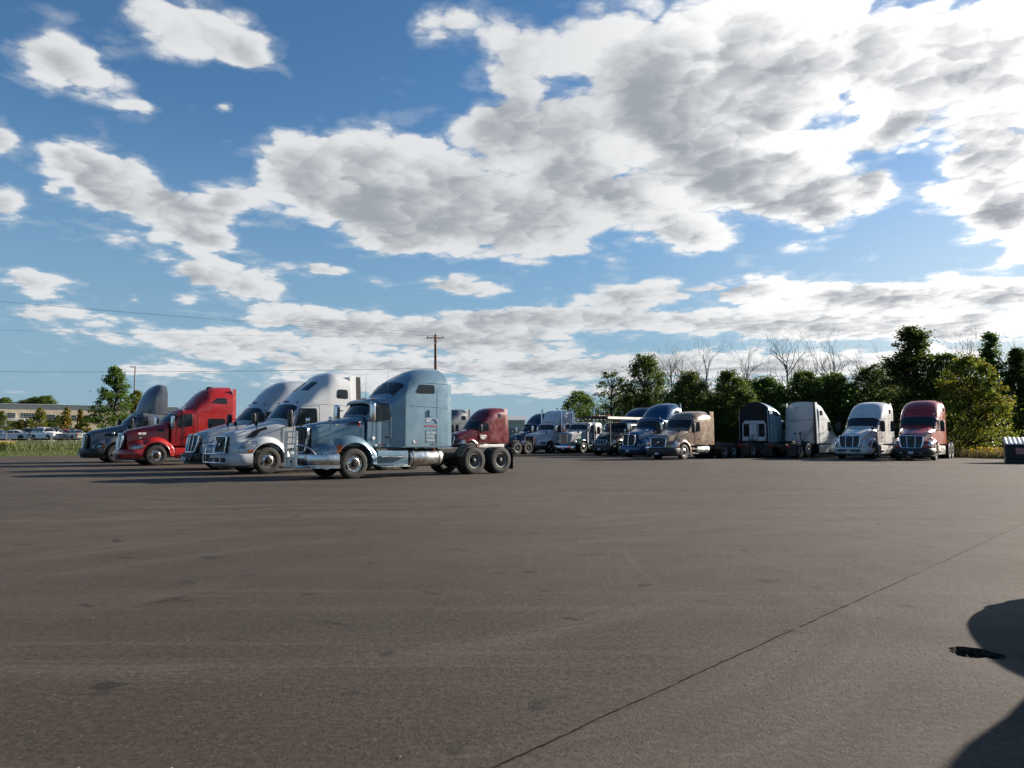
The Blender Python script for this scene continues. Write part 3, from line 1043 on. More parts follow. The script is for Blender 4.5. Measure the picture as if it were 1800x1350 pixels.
ST_K = dict(   # long sloping hood, narrow cab, wide raised sleeper
    hood=[(1.10, .50, .8, 1.35, 1.72, 3.5, .10), (1.02, .57, .8, 1.4, 1.88, 4, .10), (.8, .63, .8, 1.42, 1.96, 4, .08), (.4, .73, .85, 1.45, 2.05, 4, .04), (0, .82, .9, 1.5, 2.12, 4, .02), (-.35, .90, .9, 1.55, 2.19, 4, 0), (-.5, .93, .9, 1.6, 2.22, 4, 0)],
    fender=FEN_AERO, arch=(0, .53, .72),
    bodies={'cab': [(-.36, .95, 1.06, 1.95, 2.22, 4, .26), (-.5, .96, 1.06, 2.0, 2.40, 4.5, .24), (-.68, .97, 1.06, 2.05, 2.62, 5, .20), (-.84, .98, 1.06, 2.1, 2.80, 5, .12), (-.95, .99, 1.06, 2.1, 2.85, 5, .06), (-1.3, 1.0, 1.06, 2.1, 2.90, 5, 0), (-1.75, 1.0, 1.06, 2.1, 2.93, 5, 0)],
            'sleeper': [(-1.56, 1.00, 1.06, 2.3, 2.94, 3.5, 0), (-1.66, 1.055, 1.06, 2.5, 3.06, 3.5, .02), (-1.80, 1.13, 1.06, 2.7, 3.24, 3.2, .05), (-1.93, 1.20, 1.06, 2.85, 3.39, 2.9, .06), (-1.97, 1.216, 1.06, 2.88, 3.43, 2.8, .06), (-2.02, 1.22, 1.06, 2.92, 3.48, 2.8, .06), (-2.3, 1.22, 1.06, 3.16, 3.70, 2.2, .05), (-2.7, 1.22, 1.06, 3.32, 3.93, 1.9, .02), (-3.1, 1.22, 1.06, 3.38, 4.07, 1.8, 0), (-3.5, 1.22, 1.06, 3.40, 4.13, 1.8, 0), (-3.92, 1.21, 1.06, 3.40, 4.15, 1.8, 0)]},
    screens=[('cab', -.40, -.82, .90, -1, -.015), ('cab', -.40, -.82, .90, .015, 1), ('sleeper', -1.68, -2.06, .84, -1, 1)],
    windows=[('cab', [(-.66, 2.02), (-.88, 2.66), (-1.48, 2.68), (-1.50, 2.10), (-1.1, 2.02)], .06), ('sleeper', [(-2.42, 3.12), (-2.62, 3.40), (-3.28, 3.40), (-3.32, 3.10), (-2.6, 3.08)], .05)],
    seams=[('cab', [(-.55, 1.25), (-.6, 2.0), (-.84, 2.72), (-1.53, 2.74), (-1.55, 1.2)], False), ('sleeper', [(-1.7, 2.62), (-3.9, 2.55)], False), ('sleeper', [(-3.42, 1.08), (-3.42, 3.3)], False), ('sleeper', [(-2.05, 3.47), (-3.9, 3.47)], False), ('hood', [(-.42, 1.3), (-.42, 2.1)], False)],
    vents=[('hood', [(.18, 1.86), (.0, 1.97), (-.30, 2.0), (-.3, 1.9)], .02, None)],
    lamps=[([(.98, .82), (.94, 1.02), (.62, 1.17), (.60, .86)], .06, M_LAMP, 'headlight'), ([(.61, .88), (.62, 1.17), (.44, 1.19), (.52, .94)], .04, M_AMBER, 'turn_lamp')],
    grille=dict(x=1.17, z=1.0, tilt=.06, bulge=.22, half=[(.40, .92), (.50, 1.55), (.47, 1.80)], rad=.12, fr=.045, v=[-.5, 0, .5], vr=.012, bar_mat=M_STEEL, badge=.05, badge_mat=M_REDLENS),
    bumper=dict(plan=BUMP, z0=.50, z1=.86, mat=M_ALU, valance=.38, valance_mat=M_ALU, crown=.03),
    mirror=dict(x=-.58, y=1.36, z=2.32, body='cab', ax=-.62, mat=M_CHROME, h=.36), hood_mirror=(.62, 1.72, M_CHROME),
    visor=('cab', -.84, .20, None), markers=('cab', -.93, M_AMBER),
    handles=[('cab', -1.38, 1.45)], rails=[('cab', -1.53, 1.35, 2.25, M_CHROME)],
    skirts=[(-.92, -2.22, .98, 1.04, 1.05, M_FRAME, 'cab_sill'), (-.93, -2.2, .42, .98, 1.16, None, 'side_fairing')],
    steps=[(-2.1, -1.0, .76, 1.2), (-2.2, -1.0, .40, 1.2)],
    tanks=[(-3.75, -2.26, .33, .70, .88, (.12, .88))], axles=(-5.22, -6.55),
    extenders=[(-3.93, -4.12, 1.1, 3.5, 1.2, None, .05)], antennas=[(-1.5, .8, 2.9, 1.0), (-1.5, -.8, 2.9, 1.0)])

ST_P = dict(   # rounded hood, wide cab that flows into a high dome roof
    hood=[(1.08, .52, .8, 1.25, 1.66, 3.5, .12), (.98, .60, .8, 1.3, 1.80, 3.5, .12), (.7, .70, .8, 1.4, 1.92, 3.5, .08), (.3, .82, .85, 1.45, 2.03, 3.5, .04), (-.1, .93, .9, 1.5, 2.12, 3.5, .02), (-.45, 1.02, .9, 1.6, 2.2, 3.5, 0), (-.6, 1.06, .9, 1.6, 2.22, 3.5, 0)],
    fender=FEN_AERO, arch=(0, .53, .68),
    bodies={'cab': [(-.42, 1.08, 1.0, 1.95, 2.22, 4, .32), (-.58, 1.10, 1.0, 2.0, 2.40, 4.2, .30), (-.80, 1.12, 1.0, 2.05, 2.62, 4.5, .26), (-1.0, 1.14, 1.0, 2.1, 2.80, 4.5, .2), (-1.12, 1.16, 1.0, 2.2, 2.90, 4, .16), (-1.4, 1.19, 1.0, 2.3, 3.0, 3.5, .1), (-1.7, 1.21, 1.0, 2.4, 3.14, 3.2, .1), (-1.95, 1.22, 1.0, 2.5, 3.40, 3, .1), (-2.3, 1.22, 1.0, 2.6, 3.74, 2.8, .06), (-2.7, 1.22, 1.0, 2.8, 3.98, 2.8, 0), (-3.2, 1.22, 1.0, 2.9, 4.10, 2.8, 0), (-3.85, 1.22, 1.0, 3.0, 4.12, 3, 0)]},
    screens=[('cab', -.48, -1.0, .92, -1, 1)],
    windows=[('cab', [(-.74, 2.0), (-.98, 2.62), (-1.08, 2.64), (-1.06, 1.98)], .03), ('cab', [(-1.12, 1.99), (-1.13, 2.66), (-1.62, 2.68), (-1.64, 2.06)], .05), ('cab', [(-2.72, 3.30), (-3.0, 3.56), (-3.5, 3.58), (-3.55, 3.28)], .06), ('cab', [(-2.55, 1.95), (-2.55, 2.45), (-3.45, 2.45), (-3.45, 1.95)], .06)],
    seams=[('cab', [(-.68, 1.2), (-.72, 2.0), (-1.0, 2.7), (-1.7, 2.74), (-1.7, 1.15)], False), ('cab', [(-1.9, 1.05), (-1.9, 2.75)], False), ('cab', [(-1.75, 2.85), (-3.8, 2.85)], False)],
    vents=[('hood', [(-.02, 1.78), (-.05, 1.88), (-.36, 1.92), (-.36, 1.74)], .02, None)],
    lamps=[([(1.0, .86), (.94, 1.0), (.56, 1.10), (.60, .94), (.8, .85)], .05, M_LAMP, 'headlight'), ([(.62, .96), (.58, 1.08), (.50, 1.1), (.53, .98)], .03, M_AMBER, 'turn_lamp')],
    grille=dict(x=1.20, z=.9, tilt=.10, bulge=.30, half=[(.42, .84), (.48, 1.25), (.45, 1.62)], rad=.16, fr=.055, v=[-.72, -.36, 0, .36, .72], vr=.018, badge=.0),
    bumper=dict(plan=[(1.26, 0), (1.23, .55), (1.10, .92), (.87, 1.14), (.60, 1.21)], z0=.40, z1=.82, mat=None, valance=.30, crown=.05),
    mirror=dict(x=-.66, y=1.46, z=2.22, body='cab', ax=-.78, mat=M_CHROME, h=.38),
    markers=('cab', -1.3, M_WHITE), visor=('cab', -1.02, .12, None), handles=[('cab', -1.55, 1.5)],
    skirts=[(-.92, -3.7, .36, .92, 1.19, None, 'side_fairing')], steps=[(-1.9, -1.1, .55, 1.17)], axles=(-5.2, -6.5),
    extenders=[(-3.86, -4.05, 1.0, 4.1, 1.2, None, .10)], antennas=[])

ST_T = dict(ST_P,   # grey: hood with long side vents, dome on the cab roof
    bodies={'cab': [s if s[0] > -1.3 else (s[0], s[1], s[2], 2.3, 2.98, 4, 0) for s in ST_P['bodies']['cab']],
            'roof_fairing': [(-1.2, .62, 2.8, 2.86, 2.96, 2.2, .25), (-1.4, .82, 2.8, 2.95, 3.32, 2.2, .25), (-1.75, .98, 2.8, 3.1, 3.70, 2.3, .2), (-2.2, 1.08, 2.8, 3.25, 4.0, 2.5, .1), (-2.7, 1.12, 2.8, 3.35, 4.14, 2.6, 0), (-3.3, 1.14, 2.8, 3.4, 4.16, 2.8, 0), (-3.75, 1.14, 2.8, 3.4, 4.12, 3, 0)]},
    windows=ST_P['windows'][:2],
    seams=ST_P['seams'][:1],
    vents=[('hood', [(.62, 1.50), (.58, 1.66), (.32, 1.72), (.14, 1.52)], .02, None), ('hood', [(.26, 1.72), (.08, 1.52), (-.06, 1.54), (-.02, 1.80)], .02, None), ('hood', [(-.08, 1.81), (-.12, 1.55), (-.3, 1.58), (-.36, 1.88)], .02, None)],
    grille=dict(x=1.19, z=.9, tilt=.08, bulge=.28, half=[(.44, .82), (.48, 1.25), (.44, 1.62)], rad=.10, fr=.03, v=[-.5, 0, .5], vr=.022, frame_mat=M_STEEL),
    bumper=dict(plan=[(1.26, 0), (1.23, .55), (1.10, .92), (.87, 1.14), (.60, 1.21)], z0=.36, z1=.82, mat=M_BLACK, valance=.28, crown=.05),
    lamps=[([(.98, .84), (.94, 1.02), (.60, 1.12), (.60, .86)], .05, M_BLACK, 'headlight'), ([(.9, .88), (.86, .98), (.72, 1.02), (.72, .9)], .03, M_LAMP, 'lamp_lens'), ([(.70, .9), (.70, 1.03), (.61, 1.06), (.61, .9)], .03, M_AMBER, 'turn_lamp')],
    mirror=dict(x=-.66, y=1.46, z=2.22, body='cab', ax=-.78, mat=M_BLACK, h=.34), markers=('cab', -1.1, M_WHITE), extenders=[])

ST_C = dict(   # wide chrome grille with slats, swept cab, tall smooth roof
    hood=[(1.06, .66, .8, 1.15, 1.48, 3.2, .14), (.96, .73, .8, 1.2, 1.64, 3.5, .14), (.6, .83, .8, 1.35, 1.84, 3.5, .10), (.2, .92, .85, 1.45, 1.98, 3.5, .05), (-.2, 1.0, .9, 1.5, 2.08, 3.5, .02), (-.6, 1.06, .9, 1.6, 2.17, 3.5, 0), (-.8, 1.09, .9, 1.6, 2.2, 3.5, 0)],
    fender=[(1.08, .66, .70, .86, 1.10, 2.6, .12), (1.0, .90, .70, .88, 1.22, 2.6, .12), (.82, 1.08, .70, .92, 1.36, 2.5, .06)] + FEN_AERO[3:], arch=(0, .53, .68),
    bodies={'cab': [(-.58, 1.08, 1.0, 1.9, 2.18, 4, .34), (-.75, 1.10, 1.0, 1.95, 2.38, 4.2, .32), (-.98, 1.12, 1.0, 2.0, 2.62, 4.5, .28), (-1.18, 1.14, 1.0, 2.1, 2.82, 4.5, .22), (-1.3, 1.16, 1.0, 2.2, 2.92, 4, .2), (-1.5, 1.18, 1.0, 2.4, 3.14, 3.5, .2), (-1.8, 1.20, 1.0, 2.5, 3.46, 3.2, .18), (-2.15, 1.22, 1.0, 2.7, 3.72, 3, .14), (-2.6, 1.23, 1.0, 2.9, 3.90, 3, .08), (-3.1, 1.23, 1.0, 3.0, 3.98, 3, .02), (-3.85, 1.23, 1.0, 3.0, 4.0, 3.2, 0)]},
    screens=[('cab', -.64, -1.18, .92, -1, 1)],
    windows=[('cab', [(-.90, 1.98), (-1.14, 2.58), (-1.22, 2.60), (-1.20, 1.96)], .03), ('cab', [(-1.25, 1.96), (-1.27, 2.62), (-1.72, 2.64), (-1.76, 2.02)], .05), ('cab', [(-3.02, 3.06), (-2.90, 3.46), (-3.30, 3.42), (-3.36, 3.22)], .10)],
    seams=[('cab', [(-.84, 1.2), (-.88, 1.98), (-1.16, 2.68), (-1.82, 2.72), (-1.84, 1.1)], False), ('cab', [(-2.7, 1.75), (-2.7, 2.62), (-3.25, 2.62), (-3.25, 1.75)], True), ('cab', [(-1.86, 2.78), (-3.84, 2.78)], False), ('cab', [(-3.45, 1.05), (-3.45, 3.7)], False)],
    vents=[], lamps=[([(1.02, .90), (.98, 1.06), (.74, 1.28), (.48, 1.34), (.56, 1.04), (.7, .90)], .06, M_LAMP, 'headlight'), ([(.56, 1.08), (.50, 1.32), (.42, 1.34), (.48, 1.12)], .03, M_AMBER, 'turn_lamp')],
    grille=dict(x=1.18, z=.78, tilt=.16, bulge=.16, half=[(.56, .78), (.66, 1.12), (.68, 1.50), (.60, 1.54)], rad=.10, fr=.05, h=8, hr=.013, hbar_mat=M_STEEL, v=[-.36, .36], vr=.022, badge=.04),
    bumper=dict(plan=[(1.28, 0), (1.25, .6), (1.12, .95), (.88, 1.16), (.60, 1.22)], z0=.38, z1=.76, mat=None, valance=.28, crown=.05, intake=(.75, .52, .66)),
    mirror=dict(x=-.78, y=1.47, z=2.2, body='cab', ax=-.9, mat=M_BLACK, h=.36), hood_mirror=(.15, 1.72, M_BLACK),
    markers=('cab', -1.42, M_BLACK), handles=[('cab', -1.68, 1.5)],
    skirts=[(-.92, -1.95, .34, .95, 1.18, None, 'step_fairing'), (-1.98, -3.72, .34, .92, 1.18, None, 'side_fairing')], steps=[(-1.8, -1.1, .58, 1.2)], axles=(-5.3, -6.62),
    extenders=[(-3.86, -4.25, 1.0, 3.9, 1.21, None, .2)], antennas=[], fog=M_LAMP)

ST_V = dict(   # sculpted hood with a black slash, square grille with a diagonal bar, very tall roof
    hood=[(1.08, .56, .8, 1.2, 1.52, 4, .06), (1.0, .62, .8, 1.25, 1.64, 4, .06), (.6, .74, .8, 1.35, 1.80, 4, .06), (.2, .86, .85, 1.4, 1.94, 4, .03), (-.2, .96, .9, 1.5, 2.05, 4, .02), (-.6, 1.04, .9, 1.6, 2.13, 4, 0), (-.8, 1.08, .9, 1.6, 2.15, 4, 0)],
    fender=[(1.10, .60, .66, .86, 1.15, 2.6, .06), (1.02, .84, .66, .88, 1.24, 2.6, .08), (.84, 1.06, .66, .92, 1.36, 2.5, .05)] + FEN_AERO[3:], arch=(0, .53, .70),
    bodies={'cab': [(-.55, 1.06, 1.0, 1.9, 2.15, 4, .26), (-.72, 1.08, 1.0, 1.95, 2.36, 4.5, .25), (-.95, 1.10, 1.0, 2.0, 2.62, 5, .22), (-1.12, 1.12, 1.0, 2.1, 2.82, 5, .18), (-1.22, 1.14, 1.0, 2.2, 2.90, 4.5, .16), (-1.45, 1.17, 1.0, 2.4, 3.08, 3.8, .18), (-1.8, 1.20, 1.0, 2.6, 3.38, 3.4, .18), (-2.3, 1.22, 1.0, 2.8, 3.70, 3.2, .14), (-2.8, 1.23, 1.0, 3.0, 3.95, 3, .08), (-3.3, 1.23, 1.0, 3.1, 4.08, 3, .02), (-4.1, 1.23, 1.0, 3.1, 4.13, 3, 0)]},
    screens=[('cab', -.62, -1.10, .92, -1, 1), ('cab', -1.78, -2.25, .62, -.95, -.35), ('cab', -1.78, -2.25, .62, .35, .95)],
    windows=[('cab', [(-.92, 1.92), (-1.14, 2.62), (-1.85, 2.64), (-1.90, 1.98), (-1.2, 1.90)], .07), ('cab', [(-3.15, 3.10), (-3.22, 3.46), (-3.88, 3.46), (-3.9, 3.08)], .08)],
    seams=[('cab', [(-.80, 1.2), (-.84, 1.9), (-1.1, 2.72), (-1.98, 2.76), (-2.0, 1.15)], False), ('cab', [(-1.15, 2.84), (-4.08, 2.78)], False), ('hood', [(-.62, 1.2), (-.62, 2.0)], False), ('cab', [(-3.1, 2.0), (-3.1, 2.35), (-3.25, 2.35), (-3.25, 2.0)], True)],
    vents=[('hood', [(.72, 1.42), (.5, 1.70), (-.02, 1.88), (-.04, 1.78), (.30, 1.66), (.44, 1.44)], .02, None)],
    lamps=[([(1.04, .84), (.96, 1.06), (.66, 1.30), (.52, 1.32), (.60, .84)], .03, M_LAMP, 'headlight'), ([(.76, .85), (.72, .96), (.58, .98), (.60, .85)], .02, M_AMBER, 'turn_lamp')],
    grille=dict(x=1.16, z=.8, tilt=.08, bulge=.05, half=[(.50, .84), (.54, 1.46)], rad=.03, fr=.03, h=9, hr=.008, hbar_mat=M_STEEL, diag=1),
    bumper=dict(plan=[(1.27, 0), (1.25, .6), (1.12, .95), (.88, 1.16), (.60, 1.22)], z0=.36, z1=.80, mat=None, valance=.28, crown=.04, intake=(.8, .42, .66)),
    mirror=dict(x=-.74, y=1.45, z=2.2, body='cab', ax=-.9, mat=M_BLACK, h=.36), hood_mirror=(.35, 1.66, M_BLACK),
    markers=('cab', -1.26, M_BLACK), handles=[('cab', -1.85, 1.45)],
    skirts=[(-.92, -4.0, .36, .94, 1.19, None, 'side_fairing')], steps=[(-1.8, -1.1, .55, 1.2)], axles=(-5.5, -6.82), frame_end=-7.5,
    extenders=[(-4.1, -4.45, 1.0, 4.05, 1.21, None, .1), (-4.46, -4.75, 1.3, 4.05, 1.18, M_SOOT, .1)], antennas=[])

ST_VM = dict(ST_V,   # the same nose with a low sleeper roof
    bodies={'cab': [s for s in ST_V['bodies']['cab'] if s[0] > -1.4] + [(-1.45, 1.17, 1.0, 2.3, 3.06, 3.6, .1), (-1.7, 1.20, 1.0, 2.4, 3.24, 3.2, .1), (-2.1, 1.22, 1.0, 2.5, 3.36, 3, .06), (-2.7, 1.23, 1.0, 2.6, 3.44, 3, 0), (-3.4, 1.23, 1.0, 2.6, 3.46, 3, 0)]},
    screens=[ST_V['screens'][0]], windows=ST_V['windows'][:1],
    seams=[ST_V['seams'][0], ('cab', [(-2.05, 2.72), (-3.38, 2.72)], False), ('cab', [(-.85, 1.75), (-3.38, 1.75)], False)],
    bumper=dict(plan=[(1.27, 0), (1.25, .6), (1.12, .95), (.88, 1.16), (.60, 1.22)], z0=.30, z1=.80, mat=M_BLACK, crown=.04),
    grille=dict(ST_V['grille'], fr=.035, half=[(.58, .84), (.62, 1.50)]),
    skirts=[], tanks=[(-3.3, -1.75, .33, .66, .88, (.3, .7))], steps=[(-1.65, -.95, .40, 1.15), (-1.65, -.95, .72, 1.1)],
    extenders=[(-3.4, -3.95, 1.0, 3.42, 1.21, None, .04)], axles=(-5.4, -6.72), frame_end=-7.4, full_fender=None,
    vents=[('hood', [(.62, 1.36), (.5, 1.62), (.12, 1.76), (.10, 1.70), (.38, 1.58), (.46, 1.38)], .02, None)])

ST_I = dict(   # upright square hood and grille, cab with a tall box fairing behind
    hood=[(1.20, .60, .8, 1.45, 1.66, 5, .03), (1.12, .66, .8, 1.5, 1.78, 5, .03), (.6, .76, .8, 1.55, 1.90, 5, .02), (0, .88, .85, 1.6, 2.02, 5, .0), (-.5, .98, .9, 1.7, 2.12, 5, 0), (-.75, 1.0, .9, 1.7, 2.15, 5, 0)],
    fender=[(1.12, .72, .74, .92, 1.12, 2.8, .04), (1.04, .98, .74, .94, 1.24, 2.8, .06), (.82, 1.12, .74, .96, 1.36, 2.6, .03)] + FEN_AERO[3:], arch=(0, .53, .68),
    bodies={'cab': [(-.58, 1.0, 1.0, 1.9, 2.14, 5, .12), (-.70, 1.01, 1.0, 1.95, 2.34, 5, .12), (-.85, 1.02, 1.0, 2.0, 2.58, 5, .1), (-.98, 1.03, 1.0, 2.1, 2.78, 5, .06), (-1.1, 1.04, 1.0, 2.1, 2.84, 5, .03), (-1.8, 1.05, 1.0, 2.2, 2.88, 5, 0)],
            'sleeper': [(-1.78, 1.18, 1.0, 2.3, 2.95, 5, 0), (-2.2, 1.2, 1.0, 2.3, 3.0, 5, 0), (-3.6, 1.2, 1.0, 2.3, 3.0, 5, 0)],
            'roof_fairing': [(-1.15, .86, 2.6, 2.8, 2.92, 4, .10), (-1.35, .94, 2.6, 2.9, 3.18, 4, .10), (-1.8, 1.08, 2.6, 3.2, 3.72, 4.5, .08), (-2.1, 1.16, 2.6, 3.4, 3.98, 5, .05), (-2.6, 1.2, 2.6, 3.5, 4.05, 5, 0), (-3.6, 1.2, 2.6, 3.5, 4.05, 5, 0)]},
    screens=[('cab', -.61, -.98, .92, -1, -.01), ('cab', -.61, -.98, .92, .01, 1)],
    windows=[('cab', [(-.80, 1.96), (-1.0, 2.62), (-1.6, 2.64), (-1.62, 2.0)], .05), ('sleeper', [(-2.3, 2.35), (-2.3, 2.7), (-2.9, 2.7), (-2.9, 2.35)], .06)],
    seams=[('cab', [(-.72, 1.2), (-.75, 2.0), (-.98, 2.7), (-1.7, 2.72), (-1.7, 1.1)], False)],
    vents=[], lamps=[([(1.06, .86), (1.02, 1.06), (.66, 1.10), (.66, .88)], .04, M_BLACK, 'headlight'), ([(.98, .9), (.96, 1.02), (.82, 1.04), (.82, .9)], .03, M_LAMP, 'lamp_lens')],
    grille=dict(x=1.235, z=.8, tilt=.05, bulge=.03, half=[(.52, .80), (.54, 1.58)], rad=.06, fr=.04, v=[-.8, -.6, -.4, -.2, 0, .2, .4, .6, .8], vr=.012, h=3, hr=.008, bar_mat=M_STEEL),
    bumper=dict(plan=[(1.34, 0), (1.33, .7), (1.2, 1.02), (.95, 1.18), (.66, 1.22)], z0=.34, z1=.74, mat=M_BLACK, crown=.03),
    mirror=dict(x=-.6, y=1.42, z=2.25, body='cab', ax=-.78, mat=M_CHROME, h=.36), hood_mirror=(.3, 1.62, M_BLACK),
    markers=('cab', -1.1, M_AMBER), handles=[('cab', -1.55, 1.5)], visor=('cab', -.98, .12, None),
    skirts=[], tanks=[(-3.5, -1.8, .33, .66, .88, (.2, .8))], steps=[(-1.65, -.95, .42, 1.15), (-1.65, -.95, .74, 1.1)], axles=(-5.2, -6.5),
    stacks=[(-1.72, (1.22, -1.22), 1.0, 4.15, .065, M_CHROME)], extenders=[(-3.6, -3.9, 1.0, 3.9, 1.19, None, .02)], antennas=[])

ST_W = dict(ST_I,   # long square nose, tall radiator shell
    hood=[(1.38, .46, .8, 1.66, 1.80, 5, .0), (1.32, .50, .8, 1.68, 1.88, 5, .0), (.6, .60, .8, 1.7, 1.98, 5, 0), (0, .72, .85, 1.7, 2.05, 5, .0), (-.5, .84, .9, 1.75, 2.10, 5, 0), (-.75, .88, .9, 1.75, 2.12, 5, 0)],
    fender=[(1.05, .70, .80, .90, 1.02, 2.2, .04), (.98, .98, .80, .92, 1.12, 2.2, .10), (.75, 1.15, .80, .95, 1.26, 2.2, .05), (.4, 1.2, .80, 1.0, 1.38, 2.2, 0), (0, 1.22, .80, 1.0, 1.44, 2.2, 0), (-.4, 1.22, .7, 1.0, 1.40, 2.2, 0), (-.75, 1.2, .5, .9, 1.2, 2.2, 0), (-.95, 1.18, .45, .7, .9, 2.2, 0)],
    bodies={'cab': ST_I['bodies']['cab'], 'sleeper': [(-1.78, 1.15, 1.0, 2.3, 2.85, 5, 0), (-2.9, 1.2, 1.0, 2.3, 2.92, 5, 0)]},
    grille=dict(x=1.43, z=.8, tilt=.0, bulge=.02, half=[(.42, .86), (.44, 1.84)], rad=.07, fr=.05, v=[-.8, -.6, -.4, -.2, 0, .2, .4, .6, .8], vr=.014, badge=.05, badge_mat=M_REDLENS),
    lamps=[], round_lamps=[(1.12, .78, 1.08, .10), (1.12, 1.0, 1.08, .10)],
    bumper=dict(plan=[(1.58, 0), (1.56, .75), (1.48, 1.08), (1.34, 1.2)], z0=.36, z1=.74, mat=M_CHROME, crown=.03),
    windows=[ST_I['windows'][0]], stacks=[(-1.72, (1.22, -1.22), 1.0, 4.1, .075, M_CHROME)], extenders=[], tanks=[(-2.9, -1.8, .33, .66, .88, (.2, .8))])

ST_D = dict(ST_C,   # older rounded nose, dome roof, chrome stacks
    hood=[(1.06, .58, .8, 1.2, 1.50, 3, .10), (.96, .66, .8, 1.25, 1.66, 3, .10), (.6, .78, .8, 1.35, 1.82, 3, .08), (.2, .88, .85, 1.45, 1.94, 3, .04), (-.2, .97, .9, 1.5, 2.04, 3.2, .02), (-.6, 1.04, .9, 1.6, 2.12, 3.5, 0), (-.8, 1.06, .9, 1.6, 2.15, 3.5, 0)],
    windows=ST_C['windows'][:2], seams=ST_C['seams'][:1],
    grille=dict(x=1.18, z=.8, tilt=.14, bulge=.12, half=[(.46, .80), (.54, 1.15), (.50, 1.50)], rad=.08, fr=.04, h=6, hr=.012, hbar_mat=M_CHROME),
    visor=('cab', -1.2, .22, None), mirror=dict(x=-.72, y=1.46, z=2.2, body='cab', ax=-.9, mat=M_CHROME, h=.36), hood_mirror=(.1, 1.7, M_CHROME),
    stacks=[(-4.1, (1.05, -1.05), 1.0, 4.25, .065, M_CHROME)], tanks=[(-3.5, -1.95, .33, .66, .88, (.2, .8))], skirts=[], markers=('cab', -1.42, M_AMBER))

ST_B = dict(ST_P,   # blue: split grille in a bright frame, tall dome
    grille=dict(x=1.20, z=.86, tilt=.08, bulge=.22, half=[(.46, .84), (.54, 1.2), (.50, 1.66)], rad=.10, fr=.035, v=[0], vr=.035, badge=.05),
    bumper=dict(plan=[(1.26, 0), (1.23, .55), (1.10, .92), (.87, 1.14), (.60, 1.21)], z0=.36, z1=.80, mat=None, valance=.28, crown=.05),
    windows=[ST_P['windows'][0], ST_P['windows'][1], ST_P['windows'][2]], seams=ST_P['seams'][:2], skirts=ST_P['skirts'],
    bodies={'cab': [s if s[0] > -1.3 else (s[0], s[1], s[2], 2.3, 2.98, 4, 0) for s in ST_P['bodies']['cab']],
            'sleeper': [(-1.45, 1.0, 1.0, 2.4, 2.98, 3, .0), (-1.65, 1.16, 1.0, 2.5, 3.2, 2.8, .12), (-2.0, 1.2, 1.0, 2.7, 3.58, 2.8, .14), (-2.4, 1.22, 1.0, 2.9, 3.86, 2.8, .1), (-2.9, 1.23, 1.0, 3.0, 4.06, 2.8, .04), (-3.4, 1.23, 1.0, 3.0, 4.13, 3, 0), (-3.9, 1.23, 1.0, 3.0, 4.14, 3, 0)]},
    hood_mirror=(.4, 1.66, M_CHROME))
ST_B['windows'] = [ST_P['windows'][0], ST_P['windows'][1], ('sleeper', ST_P['windows'][2][1], .06)]
ST_B['seams'] = [ST_P['seams'][0]]

ST_M = dict(ST_C,   # short medium-duty nose with a small grille
    hood=[(.98, .60, .8, 1.1, 1.40, 2.6, .12), (.88, .70, .8, 1.15, 1.52, 2.8, .12), (.5, .82, .8, 1.3, 1.70, 3, .08), (.1, .93, .85, 1.4, 1.84, 3, .03), (-.3, 1.02, .9, 1.5, 1.94, 3.2, 0), (-.6, 1.06, .9, 1.55, 2.0, 3.5, 0)],
    bodies={'cab': [(-.42, 1.04, .9, 1.75, 2.0, 4, .26), (-.6, 1.06, .9, 1.8, 2.22, 4.5, .24), (-.82, 1.08, .9, 1.9, 2.48, 5, .18), (-.98, 1.09, .9, 1.95, 2.64, 5, .1), (-1.15, 1.1, .9, 2.0, 2.70, 5, .04), (-2.1, 1.1, .9, 2.0, 2.74, 5, 0), (-2.9, 1.1, .9, 2.0, 2.74, 5, 0)]},
    screens=[('cab', -.48, -.96, .92, -1, 1)],
    windows=[('cab', [(-.72, 1.80), (-.94, 2.46), (-1.5, 2.50), (-1.52, 1.84)], .06), ('cab', [(-1.85, 1.84), (-1.85, 2.48), (-2.6, 2.48), (-2.6, 1.84)], .06)],
    seams=[('cab', [(-.66, 1.0), (-.68, 1.8), (-.92, 2.56), (-1.6, 2.58), (-1.62, 1.0)], False), ('cab', [(-1.75, 1.0), (-1.75, 2.56), (-2.7, 2.56), (-2.7, 1.0)], False)],
    grille=dict(x=1.12, z=.86, tilt=.20, bulge=.16, half=[(.52, .86), (.58, 1.05), (.56, 1.26)], rad=.08, fr=.04, h=4, hr=.014, hbar_mat=M_STEEL, v=[-.5, 0, .5], vr=.012),
    bumper=dict(plan=[(1.24, 0), (1.22, .7), (1.1, 1.0), (.9, 1.15), (.64, 1.2)], z0=.40, z1=.80, mat=M_BLACK, crown=.03),
    mirror=dict(x=-.6, y=1.44, z=2.05, body='cab', ax=-.7, mat=M_BLACK, h=.32), hood_mirror=(.1, 1.55, M_BLACK),
    skirts=[], tanks=[(-2.6, -1.6, .28, .62, .9, (.3, .7))], steps=[(-1.6, -.95, .42, 1.12), (-1.6, -.95, .70, 1.08)], axles=(-4.9, -6.2), extenders=[], markers=('cab', -1.1, M_AMBER), handles=[('cab', -1.48, 1.5), ('cab', -2.55, 1.5)])


def _sx(x):
    return x if x <= .5 else .5 + (x - .5) * 1.5


